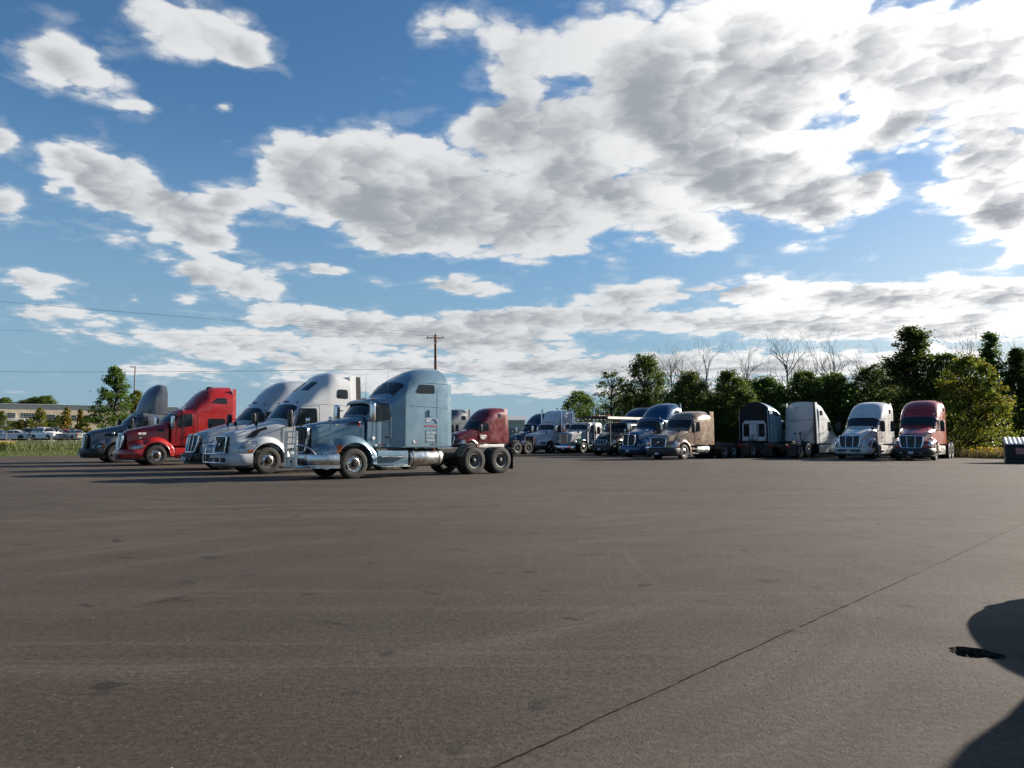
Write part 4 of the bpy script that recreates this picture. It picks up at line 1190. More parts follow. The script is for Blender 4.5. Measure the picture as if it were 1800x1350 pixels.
def lengthen(S):
    """longer front overhang: everything ahead of the front tyre moves forward"""
    S['hood'] = [(_sx(a[0]), *a[1:]) for a in S['hood']]
    S['fender'] = [(_sx(a[0]), *a[1:]) for a in S['fender']]
    S['vents'] = [(n, [(_sx(x), z) for x, z in p], r, m) for n, p, r, m in S['vents']]
    S['lamps'] = [([(_sx(x), z) for x, z in p], r, m, n) for p, r, m, n in S['lamps']]
    S['grille'] = dict(S['grille'], x=_sx(S['grille']['x']))
    S['bumper'] = dict(S['bumper'], plan=[(_sx(x), y) for x, y in S['bumper']['plan']])
    if 'hood_mirror' in S: S['hood_mirror'] = (_sx(S['hood_mirror'][0]), *S['hood_mirror'][1:])
    if 'round_lamps' in S: S['round_lamps'] = [(_sx(a[0]), *a[1:]) for a in S['round_lamps']]


for S_ in (ST_K, ST_P, ST_T, ST_C, ST_V, ST_VM, ST_I, ST_D, ST_B):
    lengthen(S_)


def squeeze(x, x0, k):
    return x if x > x0 else x0 + (x - x0) * k


ST_V['bodies'] = {'cab': [(squeeze(a[0], -2.3, .72), *a[1:]) for a in ST_V['bodies']['cab']]}
ST_V['windows'] = [(n_, [(squeeze(x, -2.3, .72), z) for x, z in p_], r_) for n_, p_, r_ in ST_V['windows']]
ST_V['seams'] = [(n_, [(squeeze(x, -2.3, .72), z) for x, z in p_], c_) for n_, p_, c_ in ST_V['seams']]
ST_V['extenders'] = [(-3.6, -3.9, 1.0, 4.1, 1.21, None, .1), (-3.91, -4.15, 1.3, 4.05, 1.18, M_SOOT, .1)]
ST_V['skirts'] = [(-.92, -3.55, .36, .94, 1.19, None, 'side_fairing')]
ST_T['bodies'] = dict(ST_T['bodies'], roof_fairing=[(-1.2 + (a[0] + 1.2) * .58, *a[1:]) for a in ST_T['bodies']['roof_fairing']])


def taller(S, body, x0, dz):
    """lift the roof behind x0 by up to dz"""
    S = dict(S); S['bodies'] = dict(S['bodies'])
    st = S['bodies'][body]
    xr = min(a[0] for a in st)
    S['bodies'][body] = [a if a[0] > x0 else (a[0], a[1], a[2], a[3] + dz * .4 * min((x0 - a[0]) / 1.2, 1), a[4] + dz * min((x0 - a[0]) / 1.2, 1), a[5], a[6]) for a in st]
    return S
# ------------------------------------------------------------------ the trucks
P_BLUE = paint('steel_blue', (.165, .255, .315), .3, .28, .10)
P_WHITE = paint('fleet_white', (.53, .54, .55), 0, .32, .14)
P_SILVER = paint('pale_silver', (.40, .42, .45), .15, .32, .16)
P_RED = paint('bright_red', (.33, .010, .009), 0, .3, .10)
P_GREY = paint('slate_grey', (.115, .125, .145), .3, .34, .2)
P_MAROON = paint('maroon', (.125, .009, .014), .1, .3, .12)
P_RED2 = paint('brick_red', (.29, .014, .016), .05, .3, .12)
P_NAVY = paint('navy', (.008, .024, .062), .2, .28, .1)
P_ROYAL = paint('royal_blue', (.008, .052, .135), .25, .26, .08)
P_TAN = paint('tan', (.24, .165, .115), .3, .32, .15)
P_BLK = paint('black', (.010, .010, .011), 0, .28, .12)
P_GREEN = paint('dark_green', (.012, .07, .045), .1, .3, .12)

LEFT = 50.0
# steel-blue truck with push bar, nearest
t, hood, fen, bd = truck('semi_truck', 'steel blue semi truck with tall sleeper and ladder-like aluminium push bar, nearest', ST_K, (-5.58, 26.8), LEFT, P_BLUE)


def push_bar(t):
    d = .36
    for s in (1, -1):
        MB().box((1.46 + d, s * .42, 1.02), (.07, .14, 1.28), .015).build('push_bar_upright', M_ALU, t)
        MB().tube([(1.44 + d, s * .46, 1.16), (1.40 + d, s * .70, 1.17), (1.30 + d, s * .88, 1.13), (1.14 + d, s * .98, 1.0), (1.02 + d, s * 1.0, .86)], .028, 8).build('push_bar_loop', M_ALU, t)
        MB().tube([(1.46 + d, s * .48, .42), (1.40 + d, s * .75, .42), (1.18 + d, s * .98, .48)], .035, 8).build('push_bar_foot', M_ALU, t)
    for z in (.42, .74, .98, 1.22, 1.44, 1.64):
        MB().box((1.46 + d, 0, z), (.055, .72, .05), .012).build('push_bar_rung', M_ALU, t)
    MB().box((1.43 + d, 0, .58), (.02, .7, .27), .006).build('push_bar_plate', M_ALU, t)
    MB().box((1.445 + d, 0, .60), (.01, .14, .10)).build('hitch_slot', M_SEAM, t)
    MB().box((1.445 + d, .02, .50), (.012, .26, .14), .003).build('licence_plate', M_PLATE, t)


push_bar(t)
cab, slp = bd['cab'], bd['sleeper']
slp.strip([(-2.93, 1.25), (-2.93, 1.72), (-3.38, 1.72), (-3.38, 1.25)], .02, 1, .006, closed=True).build('locker_door', M_STEEL, t)
letters(t, slp, 'US DOT 2188995', -3.15, 1.60, .062, M_WHITE, bold=.001)
letters(t, slp, 'MC 754734', -3.12, 1.47, .062, M_WHITE, bold=.001)
letters(t, slp, 'VIN M235790', -3.13, 1.33, .062, M_WHITE, bold=.001)
letters(t, slp, 'GT', -3.02, 2.08, .17, M_WHITE, bold=.004, shear=.3)
letters(t, slp, 'TRANSPORTATION', -3.14, 1.87, .062, M_RED_INK, bold=.004)
letters(t, slp, 'T 3604', -3.25, 1.18, .065, M_INK, bold=.002)
pts = []
for i in range(15):
    a = R(115 - 200 * i / 14)
    x, z = -3.20 - .24 * math.cos(a), 2.04 + .13 * math.sin(a)
    pts.append((x, slp.y(x, z) + .012, z))
MB().tube(pts, [.004 + .014 * math.sin(math.pi * i / 14) for i in range(15)], 5).build('swoosh', M_BLUE_INK, t)
MB().tube([(x + .02, y, z - .02) for x, y, z in pts], [.004 + .012 * math.sin(math.pi * i / 14) for i in range(15)], 5).build('swoosh', M_WHITE, t)
MB().box((-3.08, slp.y(-3.08, 2.3) + .02, 2.35), (.10, .05, .26), .02).build('sleeper_vent', P_BLUE, t)
for k, (x, mt) in enumerate(((-2.36, M_BLUE_INK), (-2.43, M_WHITE), (-2.50, M_RED_INK), (-2.40, M_WHITE))):
    MB().box((x, slp.y(x, 1.27) + .005, 1.26 if k < 3 else 1.31), (.06, .006, .06)).build('sticker', mt, t)
for x, mt in ((-.95, M_WHITE), (-1.08, M_INK), (-1.22, M_RED_INK), (-1.32, M_BLUE_INK), (-1.44, M_WHITE)):
    MB().box((x, cab.y(x, 1.15) + .005, 1.16), (.08, .006, .06)).build('sticker', mt, t)
MB().lathe([(.06, 0), (.06, .008)], (-.85, cab.y(-.85, 1.4), 1.42), 'y', 16).build('door_emblem', M_WHITE, t)
y = hood.y(.42, 1.92)
MB().box((.42, y + .0, 1.86), (.13, .02, .09), .004, (R(-12), 0, 0)).build('inspection_sticker', simple('yellow_sticker', (.55, .42, .12), .5, var=.4, vscale=30), t)
y = hood.y(-.3, 1.93)
MB().ellipsoid((-.32, y + .03, 1.92), (.05, .02, .09), seg=10, rings=6).build('nameplate', M_REDLENS, t)
MB().ellipsoid((-3.35, 1.12, 1.0), (.05, .05, .05), seg=8, rings=6).build('marker_light', M_AMBER, t)

# white high-roof truck beside it, with a low tubular bumper guard
t, hood, fen, bd = truck('semi_truck', 'white semi truck with square diagonal-barred grille and tubular bumper guard, beside the blue truck', taller(ST_V, 'cab', -1.25, .16), (-9.7, 30.3), 48.0, P_WHITE)
for z in (.46, .80):
    MB().tube([(1.50, -1.0, z), (1.80, -.86, z), (1.88, -.4, z), (1.88, .4, z), (1.80, .86, z), (1.50, 1.0, z)], .03, 8).build('guard_tube', M_CHROME, t)
for y in (-.86, -.4, .4, .86):
    MB().tube([(1.87 if abs(y) < .5 else 1.80, y, .46), (1.87 if abs(y) < .5 else 1.80, y, .80)], .022, 6).build('guard_post', M_CHROME, t)
for s in (1, -1):
    MB().tube([(1.88, s * .42, .80), (1.86, s * .42, 1.02), (1.80, s * .36, 1.16), (1.78, s * .1, 1.18), (1.78, 0, 1.18)], .032, 8).build('guard_loop', M_CHROME, t)
letters(t, fen, '1260', .45, .90, .14, M_INK, bold=.003)
MB().box((1.50, -.32, 1.24), (.012, .2, .14), .003).build('permit_plate', M_WHITE, t)
MB().box((1.50, .60, .98), (.012, .12, .06), .003).build('badge', M_AMBER, t)

# pale silver truck between white and red
t, hood, fen, bd = truck('semi_truck', 'pale silver semi truck with wide chrome slat grille, between the white and bright red trucks', dict(taller(ST_C, 'cab', -1.3, .2), bumper=dict(ST_C['bumper'], mat=M_BLACK)), (-12.55, 34.3), 49.0, P_SILVER)
MB().box((1.74, -.25, .50), (.012, .18, .2), .003).build('permit_plate', M_WHITE, t)

# bright red truck
t, hood, fen, bd = truck('semi_truck', 'bright red semi truck with chrome vertical-bar grille and dome roof, in the left row', taller(ST_P, 'cab', -1.5, .12), (-18.35, 39.4), 50.0, P_RED)
letters(t, hood, 'M13801', .52, 1.64, .16, M_WHITE, bold=.006)
MB().box((.66, hood.y(.66, 1.4) + .01, 1.42), (.14, .012, .09), .003).build('permit_plate', simple('dull_plate', (.25, .22, .2), .5), t)
MB().tube([(1.14, .05, 1.80), (1.15, .05, 1.88), (1.10, .05, 1.94)], [.02, .03, .01], 8).tube([(1.15, .05, 1.84), (1.12, -.16, 1.89)], [.025, .006], 6).tube([(1.15, .05, 1.84), (1.12, .26, 1.89)], [.025, .006], 6).build('hood_ornament', M_CHROME, t)
MB().ellipsoid((-2.9, .3, 4.12), (.22, .06, .12), seg=10, rings=6).build('roof_antenna', M_BLACK, t)

# slate grey truck at the far left of the row
t, hood, fen, bd = truck('semi_truck', 'slate grey semi truck with black bumper and smooth roof dome, leftmost of the row', taller(ST_T, 'roof_fairing', -1.2, .5), (-22.75, 44.0), 50.0, P_GREY)
hy = hood.y(.16, 1.62)
for s in (1, -1): MB().ellipsoid((.16, s * (hy + .03), 1.68), (.09, .04, .09), seg=10, rings=6).build('vent_cap', M_CHROME, t)

MID = 45.0
# far row, left to right
truck('semi_truck', 'grey semi truck almost hidden behind the maroon truck', ST_V, (-6.9, 68.5), MID, P_GREY)
t, hood, fen, bd = truck('semi_truck', 'maroon semi truck with white door lettering, seen over the blue truck chassis', dict(ST_C, bumper=dict(ST_C['bumper'], mat=M_BLACK), skirts=[(-.92, -1.95, .34, .95, 1.18, M_WHEELGREY, 'step_fairing'), (-1.98, -3.72, .34, .92, 1.18, M_WHEELGREY, 'side_fairing')], full_fender=M_WHEELGREY), (-3.4, 61.8), MID, P_MAROON)
letters(t, bd['cab'], 'Carolina', -1.35, 1.62, .20, M_WHITE, bold=.008, shear=.2)
letters(t, bd['cab'], 'LOGISTICS', -1.35, 1.46, .14, M_WHITE, bold=.008)
letters(t, bd['cab'], 'US DOT', -1.35, 1.35, .10, M_WHITE, bold=.006)
truck('semi_truck', 'dark navy semi truck with dome roof and sun visor, between maroon and white trucks', ST_D, (1.75, 75.0), MID, P_NAVY)
truck('semi_truck', 'white semi truck with square grille, roof fairing and chrome exhaust stack', ST_I, (3.45, 71.0), 41.0, P_WHITE, roof_mat=simple('peeling_fairing_white', (.58, .58, .61), .45, var=.25, vscale=2.2))
truck('semi_truck', 'white and green semi truck with tall radiator grille, behind the car hauler rack', dict(ST_W), (6.4, 69.5), 40.0, P_WHITE, fender_mat=P_GREEN)
# black car hauler with a rack over the cab
t, hood, fen, bd = truck('car_hauler', 'black crew cab car hauler truck with white-sided rack over its roof', ST_M, (8.6, 61.5), 43.0, P_BLK)
M_RACKW = simple('rack_white_paint', (.66, .64, .58), .5, var=.25, vscale=2)
for s in (1, -1):
    MB().box((-.75, s * 1.24, 3.02), (5.1, .06, .20), .015).build('rack_rail', M_RACKW, t)
    MB().box((1.35, s * 1.15, 1.86), (.09, .09, 2.15), .015).build('rack_post', M_BLACK, t)
    MB().box((-3.1, s * 1.15, 1.95), (.10, .10, 1.95), .015).build('rack_post', M_BLACK, t)
    MB().tube([(1.35, s * 1.15, 2.55), (.8, s * 1.15, 2.92)], .03, 6).build('rack_brace', M_BLACK, t)
MB().prism([(-1.24, 2.94), (1.24, 2.94), (1.24, 3.10), (1.05, 3.16), (-1.05, 3.16), (-1.24, 3.10)], 'yz', 1.80, 1.88).build('rack_front', M_BLACK, t)
for x in np.linspace(-3.2, 1.6, 10):
    MB().box((x, 0, 2.98), (.22, 2.4, .05), .01).build('rack_plank', M_BLACK, t)
for y in np.linspace(-.7, .7, 7):
    MB().box((.9, y, 3.20), (.14, .10, .09), .02).build('beacon', M_AMBER if abs(y) > .3 else M_WHITE, t)
letters(t, bd['cab'], 'CAR HAUL', -1.15, 1.32, .17, M_WHITE, bold=.01)
letters(t, bd['cab'], 'US DOT', -1.15, 1.12, .12, M_WHITE, bold=.008)

truck('semi_truck', 'dark blue semi truck of which only the roof shows, behind the royal blue truck', ST_B, (9.9, 64.5), MID, P_NAVY)
truck('semi_truck', 'royal blue semi truck with split grille in a bright frame, behind the tan truck', ST_B, (10.4, 56.8), 44.0, P_ROYAL)
t, hood, fen, bd = truck('semi_truck', 'tan semi truck with low sleeper roof and diagonal-barred chrome grille', ST_VM, (11.3, 50.4), 45.0, P_TAN)
t.scale = (.95, .95, .95)
cab = bd['cab']
for i, s in enumerate(('US DOT 1534', 'MC 614 31', 'KYU 42', 'GVW 80000')):
    letters(t, cab, s, -2.95, 1.62 - .14 * i, .10, M_INK, bold=.004)
MB().box((1.5, .66, 1.40), (.03, .07, .07), .01).build('hood_badge', M_WHITE, t)

# two trucks parked nose to the trees
t, hood, fen, bd = truck('semi_truck', 'blue-grey semi truck facing away, black shroud over a white equipment panel on its back', ST_K, (21.8, 59.6), 45.0, P_BLUE, rev=True, near='right')
sl = bd['sleeper']
MB().loft([[(-3.94, y, z) for _, y, z in sl.ring(-3.92)], [(-3.99, y * .97, z - .03 if z > 2 else z) for _, y, z in sl.ring(-3.92)]]).build('back_shroud', M_SOOT, t)
M_PANEL = simple('equipment_white', (.46, .47, .49), .5, var=.25, vscale=3)
pn = [(-.95, 1.2), (.95, 1.2), (.95, 2.5), (.75, 2.72), (-.75, 2.72), (-.95, 2.5)]
MB().prism(round_poly(pn, .05), 'yz', -4.03, -4.0).build('equipment_panel', M_PANEL, t)
MB().box((-4.12, -.02, 1.95), (.2, .58, 1.35), .03).build('equipment_cabinet', M_PANEL, t)
for y in (.62, -.62):
    MB().box((-4.06, y, 2.0), (.08, .42, .95), .02).build('panel_opening', M_SEAM, t)
    MB().box((-4.13, y, 1.32), (.22, .5, .25), .03).build('equipment_box', M_PANEL, t)
MB().tube([(-4.12, .62, 2.3), (-4.2, .55, 2.0), (-4.12, .7, 1.7)], .04, 6).build('hose', M_BLACK, t)
MB().tube([(-4.12, -.65, 2.1), (-4.18, -.75, 1.9), (-4.1, -.6, 1.75)], .04, 6).build('hose', M_STEEL, t)
MB().box((-4.13, .02, 2.56), (.02, .14, .05)).build('cabinet_latch', M_SEAM, t)

t, hood, fen, bd = truck('semi_truck', 'white semi truck facing away with riveted back wall and brown exhaust pipe', dict(ST_V, rear_rim='rim_rear_alu', full_fender=None, stacks=[(-3.85, -1.0, 1.0, 4.05, .075, simple('rusty_pipe', (.16, .10, .07), .7, .2, var=.4, vscale=5))], extenders=[(-3.6, -3.95, 1.0, 4.05, 1.21, None, .1)]), (25.05, 58.95), 45.0, P_WHITE, rev=True, near='right')
cb = bd['cab']
for z in np.linspace(2.75, 4.0, 7):
    for y in (.82, .55):
        MB().ellipsoid((-3.615, y, z), (.012, .022, .022), seg=8, rings=4).build('rivet', M_STEEL, t)
MB().box((-3.615, 0, 2.78), (.02, 2.3, .03)).build('wall_rib', M_STEEL, t)
MB().box((-3.615, .7, 2.66), (.02, .7, .035)).build('wall_rib', M_STEEL, t)
MB().box((-3.615, .35, 3.72), (.02, .36, .03)).build('wall_rib', M_STEEL, t)
MB().box((-3.615, .52, 3.55), (.02, .03, .36)).build('wall_rib', M_STEEL, t)
for (y, z) in ((.62, 1.75), (.25, 1.75)):
    MB().lathe([(.07, -.03), (.08, 0)], (-3.61, y, z), 'x', 14).build('port', M_SEAM, t)
MB().tube([(-3.7, -.85, 2.3), (-3.75, -.2, 1.5), (-3.7, .1, 1.1)], .02, 6).build('cable', M_BLACK, t)

t, hood, fen, bd = truck('semi_truck', 'white semi truck facing the camera, between the white reversed truck and the brick red truck', ST_C, (24.35, 51.6), 43.0, P_WHITE)
t, hood, fen, bd = truck('semi_truck', 'brick red semi truck facing the camera, rightmost, beside the yellowing tree', dict(ST_C, bumper=dict(ST_C['bumper'], mat=M_BLACK), skirts=[(-.92, -1.95, .34, .95, 1.18, M_ALU, 'step_fairing'), (-1.98, -3.72, .34, .92, 1.18, M_ALU, 'side_fairing')], full_fender=M_ALU), (26.95, 48.9), 37.5, P_RED2)
bb = bd['cab']
rows = []
MB().tube([(bb.pt(-1.62, y, 0)[0] + .05, y, bb.z(-1.62, y) + .02) for y in np.linspace(-.75, .75, 11)], .018, 5).build('roof_crease', P_RED2, t)
# ------------------------------------------------------------------ ground
def asphalt_material():
    t = NT('worn_asphalt')
    p = t.pos()
    fine = t.noise(260, 3, .7, p)
    grain = t.noise(95, 4, .7, p)
    rough_ = t.noise(22.0, 9, .80, p)
    blot = t.noise(.55, 6, .65, p)
    big = t.noise(.09, 4, .55, p)
    col = t.mix(t.ramp(big, .3, .7), ASPH_A, ASPH_B)
    col = t.mix(t.ramp(blot, .35, .75, 0, .6), col, ASPH_C)
    # lanes left by the paver
    mp0 = t.n('ShaderNodeMapping'); t.link(p, mp0.inputs[0]); mp0.inputs['Rotation'].default_value = (0, 0, R(-12)); mp0.inputs['Scale'].default_value = (.03, .75, 1)
    col = t.mix(t.ramp(t.noise(1.0, 6, .68, mp0.outputs[0], .3), .42, .62, 0, .35), col, ASPH_C)
    mp1 = t.n('ShaderNodeMapping'); t.link(p, mp1.inputs[0]); mp1.inputs['Rotation'].default_value = (0, 0, R(6)); mp1.inputs['Scale'].default_value = (.05, 1.9, 1)
    col = t.mix(t.ramp(t.noise(1.0, 6, .7, mp1.outputs[0], .5), .54, .70, 0, .3), col, ASPH_LIGHT)
    # tyre tracks: long arcs swept by turning trucks
    acc = None
    for (cx, cy, r0, r1, sc, amt, seed) in ((22, -14, 14, 62, 2.6, .62, 1.0), (-40, 95, 40, 98, 2.0, .6, 7.0), (6, 58, 30, 56, 2.8, .5, 3.0), (70, 8, 40, 82, 2.2, .5, 5.0)):
        d = t.n('ShaderNodeVectorMath', operation='DISTANCE'); t.link(p, d.inputs[0]); d.inputs[1].default_value = (cx, cy, 0)
        wob = t.math('MULTIPLY_ADD', t.noise(.06, 2, .5, p), 2.2, d.outputs['Value'])
        cb = t.n('ShaderNodeCombineXYZ'); t.link(wob, cb.inputs[0]); cb.inputs[1].default_value = seed
        st = t.noise(sc, 8, .72, cb.outputs[0])
        band = t.math('MULTIPLY', t.ramp(d.outputs['Value'], r0, r0 + 6), t.ramp(d.outputs['Value'], r1, r1 - 6))
        patch = t.ramp(t.noise(.05 + seed * .006, 3, .55, p), .42, .62)
        m = t.math('MULTIPLY', t.math('MULTIPLY', t.ramp(st, .47, .62), amt), t.math('MULTIPLY', band, patch))
        acc = m if acc is None else t.math('MAXIMUM', acc, m)
    # single tyre tracks nearer by, streaked by the tread
    for (cx, cy, r0, hw, amt) in ((-1.49, 7.75, 4.7, .20, .42), (-1.49, 7.75, 4.25, .12, .25), (-2.68, 10.29, 5.42, .22, .40), (-2.68, 10.29, 7.4, .2, .3), (1.73, 5.03, 8.44, .22, .45), (1.73, 5.03, 10.5, .25, .4),
                                  (5.9, 1.34, 10.6, .22, .45), (5.9, 1.34, 12.6, .25, .4), (1.63, -23.6, 37.9, .28, .55), (1.63, -23.6, 35.9, .28, .45), (1.63, -23.6, 40.3, .3, .5), (-9, 30, 13.2, .25, .35), (24, 31, 15.5, .3, .45), (24, 31, 17.5, .3, .4)):
        d = t.n('ShaderNodeVectorMath', operation='DISTANCE'); t.link(p, d.inputs[0]); d.inputs[1].default_value = (cx, cy, 0)
        w = t.math('ABSOLUTE', t.math('SUBTRACT', t.math('MULTIPLY_ADD', t.noise(.12, 2, .5, p), 2.4, d.outputs['Value']), r0 + 1.2))
        cb = t.n('ShaderNodeCombineXYZ'); t.link(d.outputs['Value'], cb.inputs[0]); cb.inputs[1].default_value = r0
        st = t.ramp(t.noise(16, 3, .6, cb.outputs[0]), .38, .6, .25, 1)
        m = t.math('MULTIPLY', t.math('MULTIPLY', t.ramp(w, hw * 1.5, hw * .2), amt * 1.05), t.math('MULTIPLY', st, t.ramp(t.noise(.22 + r0 * .004, 4, .65, p), .36, .58)))
        acc = t.math('MAXIMUM', acc, m)
    col = t.mix(acc, col, ASPH_LIGHT)
    # scuffs: short pale scrapes, and dark drips
    mp = t.n('ShaderNodeMapping'); t.link(p, mp.inputs[0]); mp.inputs['Rotation'].default_value = (0, 0, R(14)); mp.inputs['Scale'].default_value = (.35, 2.6, 1)
    sc = t.noise(1.0, 3, .6, mp.outputs[0], .6)
    col = t.mix(t.ramp(sc, .66, .78, 0, .5), col, ASPH_LIGHT)
    drip = t.noise(1.9, 2, .5, p, .4)
    col = t.mix(t.ramp(drip, .66, .72, 0, .75), col, ASPH_DARK)
    # bare stone chips in the surface
    v = t.n('ShaderNodeTexVoronoi'); t.link(p, v.inputs['Vector']); v.inputs['Scale'].default_value = 48
    vs_ = t.n('ShaderNodeSeparateColor'); t.link(v.outputs['Color'], vs_.inputs[0])
    chip = t.math('MULTIPLY', t.ramp(v.outputs['Distance'], .30, .16), t.ramp(vs_.outputs[0], .84, .93))
    dchip = t.math('MULTIPLY', t.ramp(v.outputs['Distance'], .42, .2), t.ramp(vs_.outputs[1], .80, .93))
    col = t.mix(t.math('MULTIPLY', chip, .6), col, (.20, .175, .15))
    col = t.mix(t.math('MULTIPLY', dchip, .75), col, (.012, .011, .010))
    col = t.mix(t.ramp(fine, .3, .75, 0, .7), col, t.mix(.55, col, (.006, .006, .006)))
    col = t.mix(t.ramp(grain, .45, .7, 0, .4), col, t.mix(.5, col, (.10, .085, .072)))
    col = t.mix(t.ramp(rough_, .40, .62, .75, 0), col, t.mix(.62, col, (.003, .003, .003)))
    col = t.mix(t.ramp(rough_, .55, .72, 0, .25), col, ASPH_LIGHT)
    t.set(t.b, Base_Color=col, Roughness=t.ramp(blot, .3, .7, .72, .88))
    t.b.inputs['Specular IOR Level'].default_value = .22
    h = t.math('ADD', t.math('MULTIPLY', fine, .5), t.math('MULTIPLY', grain, 1.0))
    h = t.math('ADD', t.math('SUBTRACT', h, t.math('MULTIPLY', dchip, .5)), t.math('MULTIPLY', rough_, 2.5))
    t.bump(h, .6, .005)
    return t.m


ASPH_A, ASPH_B, ASPH_C = (.067, .0500, .0360), (.098, .0735, .0535), (.048, .0362, .0262)
ASPH_LIGHT, ASPH_DARK = (.165, .132, .102), (.010, .009, .008)
M_ASPH = asphalt_material()

EDGE = [(-70, -40), (-70, 2), (-45, 46.5), (-38.7, 57.7), (-35.5, 63.4), (-20, 91), (8, 92), (20, 76), (28.5, 66.5), (30.2, 62), (32.2, 57), (33.2, 53), (35, 49), (46, 44), (70, 40), (70, -40)]


def densify(poly, step):
    out = []
    for a, b in zip(poly, poly[1:] + poly[:1]):
        n = max(1, int(math.dist(a, b) / step))
        for i in range(n): out.append((a[0] + (b[0] - a[0]) * i / n, a[1] + (b[1] - a[1]) * i / n))
    return out


HOLE_C = (3.06, 5.15)
hole = []
for i in range(30):
    a = 2 * math.pi * i / 30
    k = 1 + .16 * math.sin(3 * a + 1) + random.uniform(-.15, .15)
    # long axis runs across the view
    u, w = .165 * k * math.cos(a), .13 * k * math.sin(a)
    hole.append((HOLE_C[0] + u * math.cos(R(-48)) - w * math.sin(R(-48)), HOLE_C[1] + u * math.sin(R(-48)) + w * math.cos(R(-48))))


def sheet(name, outer, holes=(), z=0.0, mat=None):
    pts, edges = [], []
    for poly in (outer, *holes):
        o = len(pts)
        pts += [Vector(p) for p in poly]
        edges += [(o + i, o + (i + 1) % len(poly)) for i in range(len(poly))]
    v, e, f, *_ = delaunay_2d_cdt(pts, edges, [], 1 if not holes else 2, 1e-5)
    if holes:
        hx = [np.array(h) for h in holes]
        keep = []
        for t in f:
            c = np.mean([v[i] for i in t], axis=0)
            inside = any(math.dist(c, h.mean(axis=0)) < .5 and _pip(c, h) for h in hx)
            if not inside: keep.append(t)
        f = keep
    me = bpy.data.meshes.new(name)
    me.from_pydata([(p[0], p[1], z) for p in v], [], [tuple(t) for t in f])
    me.update(); fix_normals(me)
    if me.polygons and sum(p.normal.z for p in me.polygons) < 0: me.flip_normals()
    me.materials.append(mat)
    return tag(link(name, me), kind='structure')


def _pip(p, poly):
    r = False; n = len(poly)
    for i in range(n):
        a, b = poly[i], poly[i - 1]
        if (a[1] > p[1]) != (b[1] > p[1]) and p[0] < (b[0] - a[0]) * (p[1] - a[1]) / (b[1] - a[1]) + a[0]: r = not r
    return r


edge = densify(EDGE, 1.5)
edge = [(x + random.uniform(-.12, .12), y + random.uniform(-.12, .12)) for x, y in edge]
asphalt = sheet('asphalt_lot', edge, [hole], 0.0, M_ASPH)

# the pothole: a broken bowl
rows = [[(x, y, 0.0) for x, y in hole]]
for k, dz in ((.86, -.022), (.70, -.05), (.45, -.066), (.2, -.06)):
    rows.append([(HOLE_C[0] + (x - HOLE_C[0]) * k + random.uniform(-.012, .012), HOLE_C[1] + (y - HOLE_C[1]) * k + random.uniform(-.012, .012), dz + random.uniform(-.014, .012)) for x, y in hole])
mb = MB().loft(rows, False, True)
M_RUBBLE = simple('broken_asphalt', (.035, .029, .024), .95, var=.8, vscale=60, spec=.05)
tag(mb.build('pothole', M_RUBBLE, None, 0), kind='structure')
gr = []
for i in range(60):
    a, r = random.uniform(0, 6.28), random.uniform(.1, .8)
    gr.append((HOLE_C[0] + .13 * r * math.cos(a), HOLE_C[1] + .10 * r * math.sin(a) - .12 * r * math.cos(a)))
mb = MB()
for x, y in gr:
    s = random.uniform(.006, .018)
    mb.box((x, y, -.045), (s * 2, s * 1.6, s * 1.4), s * .3, (random.random(), random.random(), random.random()))
tag(mb.build('pothole_rubble', M_RUBBLE, None, 0), kind='stuff')

# paving seam: the lane right of it was laid separately, its rough edge leaves an open joint
s0, s1 = Vector((-.6, 2.35)), Vector((34.0, 41.5))
A_, B_ = Vector((-.02, 3.43)), Vector((8.54, 12.85))
d_ = (B_ - A_).normalized(); n_ = Vector((-d_.y, d_.x))
rows_t = []
L_ = 46.0; n = 900
w_l, w_r = [], []
for i in range(n + 1):
    q = A_ + d_ * (-1.5 + L_ * i / n)
    wob = n_ * (.003 * math.sin(i * .31) + .02 * math.sin(i * .017 + 1) + random.uniform(-.003, .003))
    w_l.append((*(q + wob + n_ * (.0015 + random.uniform(0, .006))), .004))
    w_r.append((*(q + wob - n_ * (.0015 + random.uniform(0, .006))), .004))
mb = MB()
i = 0
while i < n - 2:
    j = min(n, i + random.randint(6, 60))
    mb.grid([w_l[i:j + 1], w_r[i:j + 1]])
    i = j + random.choice((0, 0, 1, 2, 4))
tag(mb.build('paving_joint', simple('joint_shadow', (.024, .0195, .016), 1.0, spec=0), None, 0), kind='structure')
# the lane itself: a slightly paler overlay ending at the joint
far = [(*(A_ + d_ * (-1.5) + n_ * (-.02)), .0), (*(A_ + d_ * (L_ - 1.5) + n_ * (-.02)), .0)]


def lane_material():
    m = M_ASPH.copy(); m.name = 'lane_asphalt'
    nt = m.node_tree; b = nt.nodes['Principled BSDF']
    src = b.inputs['Base Color'].links[0].from_socket
    mx = nt.nodes.new('ShaderNodeMix'); mx.data_type = 'RGBA'
    mx.inputs[0].default_value = .14; nt.links.new(src, mx.inputs[6]); mx.inputs[7].default_value = (.085, .072, .062, 1)
    nt.links.new(mx.outputs[2], b.inputs['Base Color'])
    return m


lane = [tuple(A_ + d_ * (-6) - n_ * .008), tuple(A_ + d_ * (L_ - 1.5) - n_ * .008), tuple(A_ + d_ * (L_ - 1.5) - n_ * 9), tuple(A_ + d_ * (-6) - n_ * 9)]
sheet('asphalt_lane', densify(lane, 2.0), [hole], .0035, lane_material())

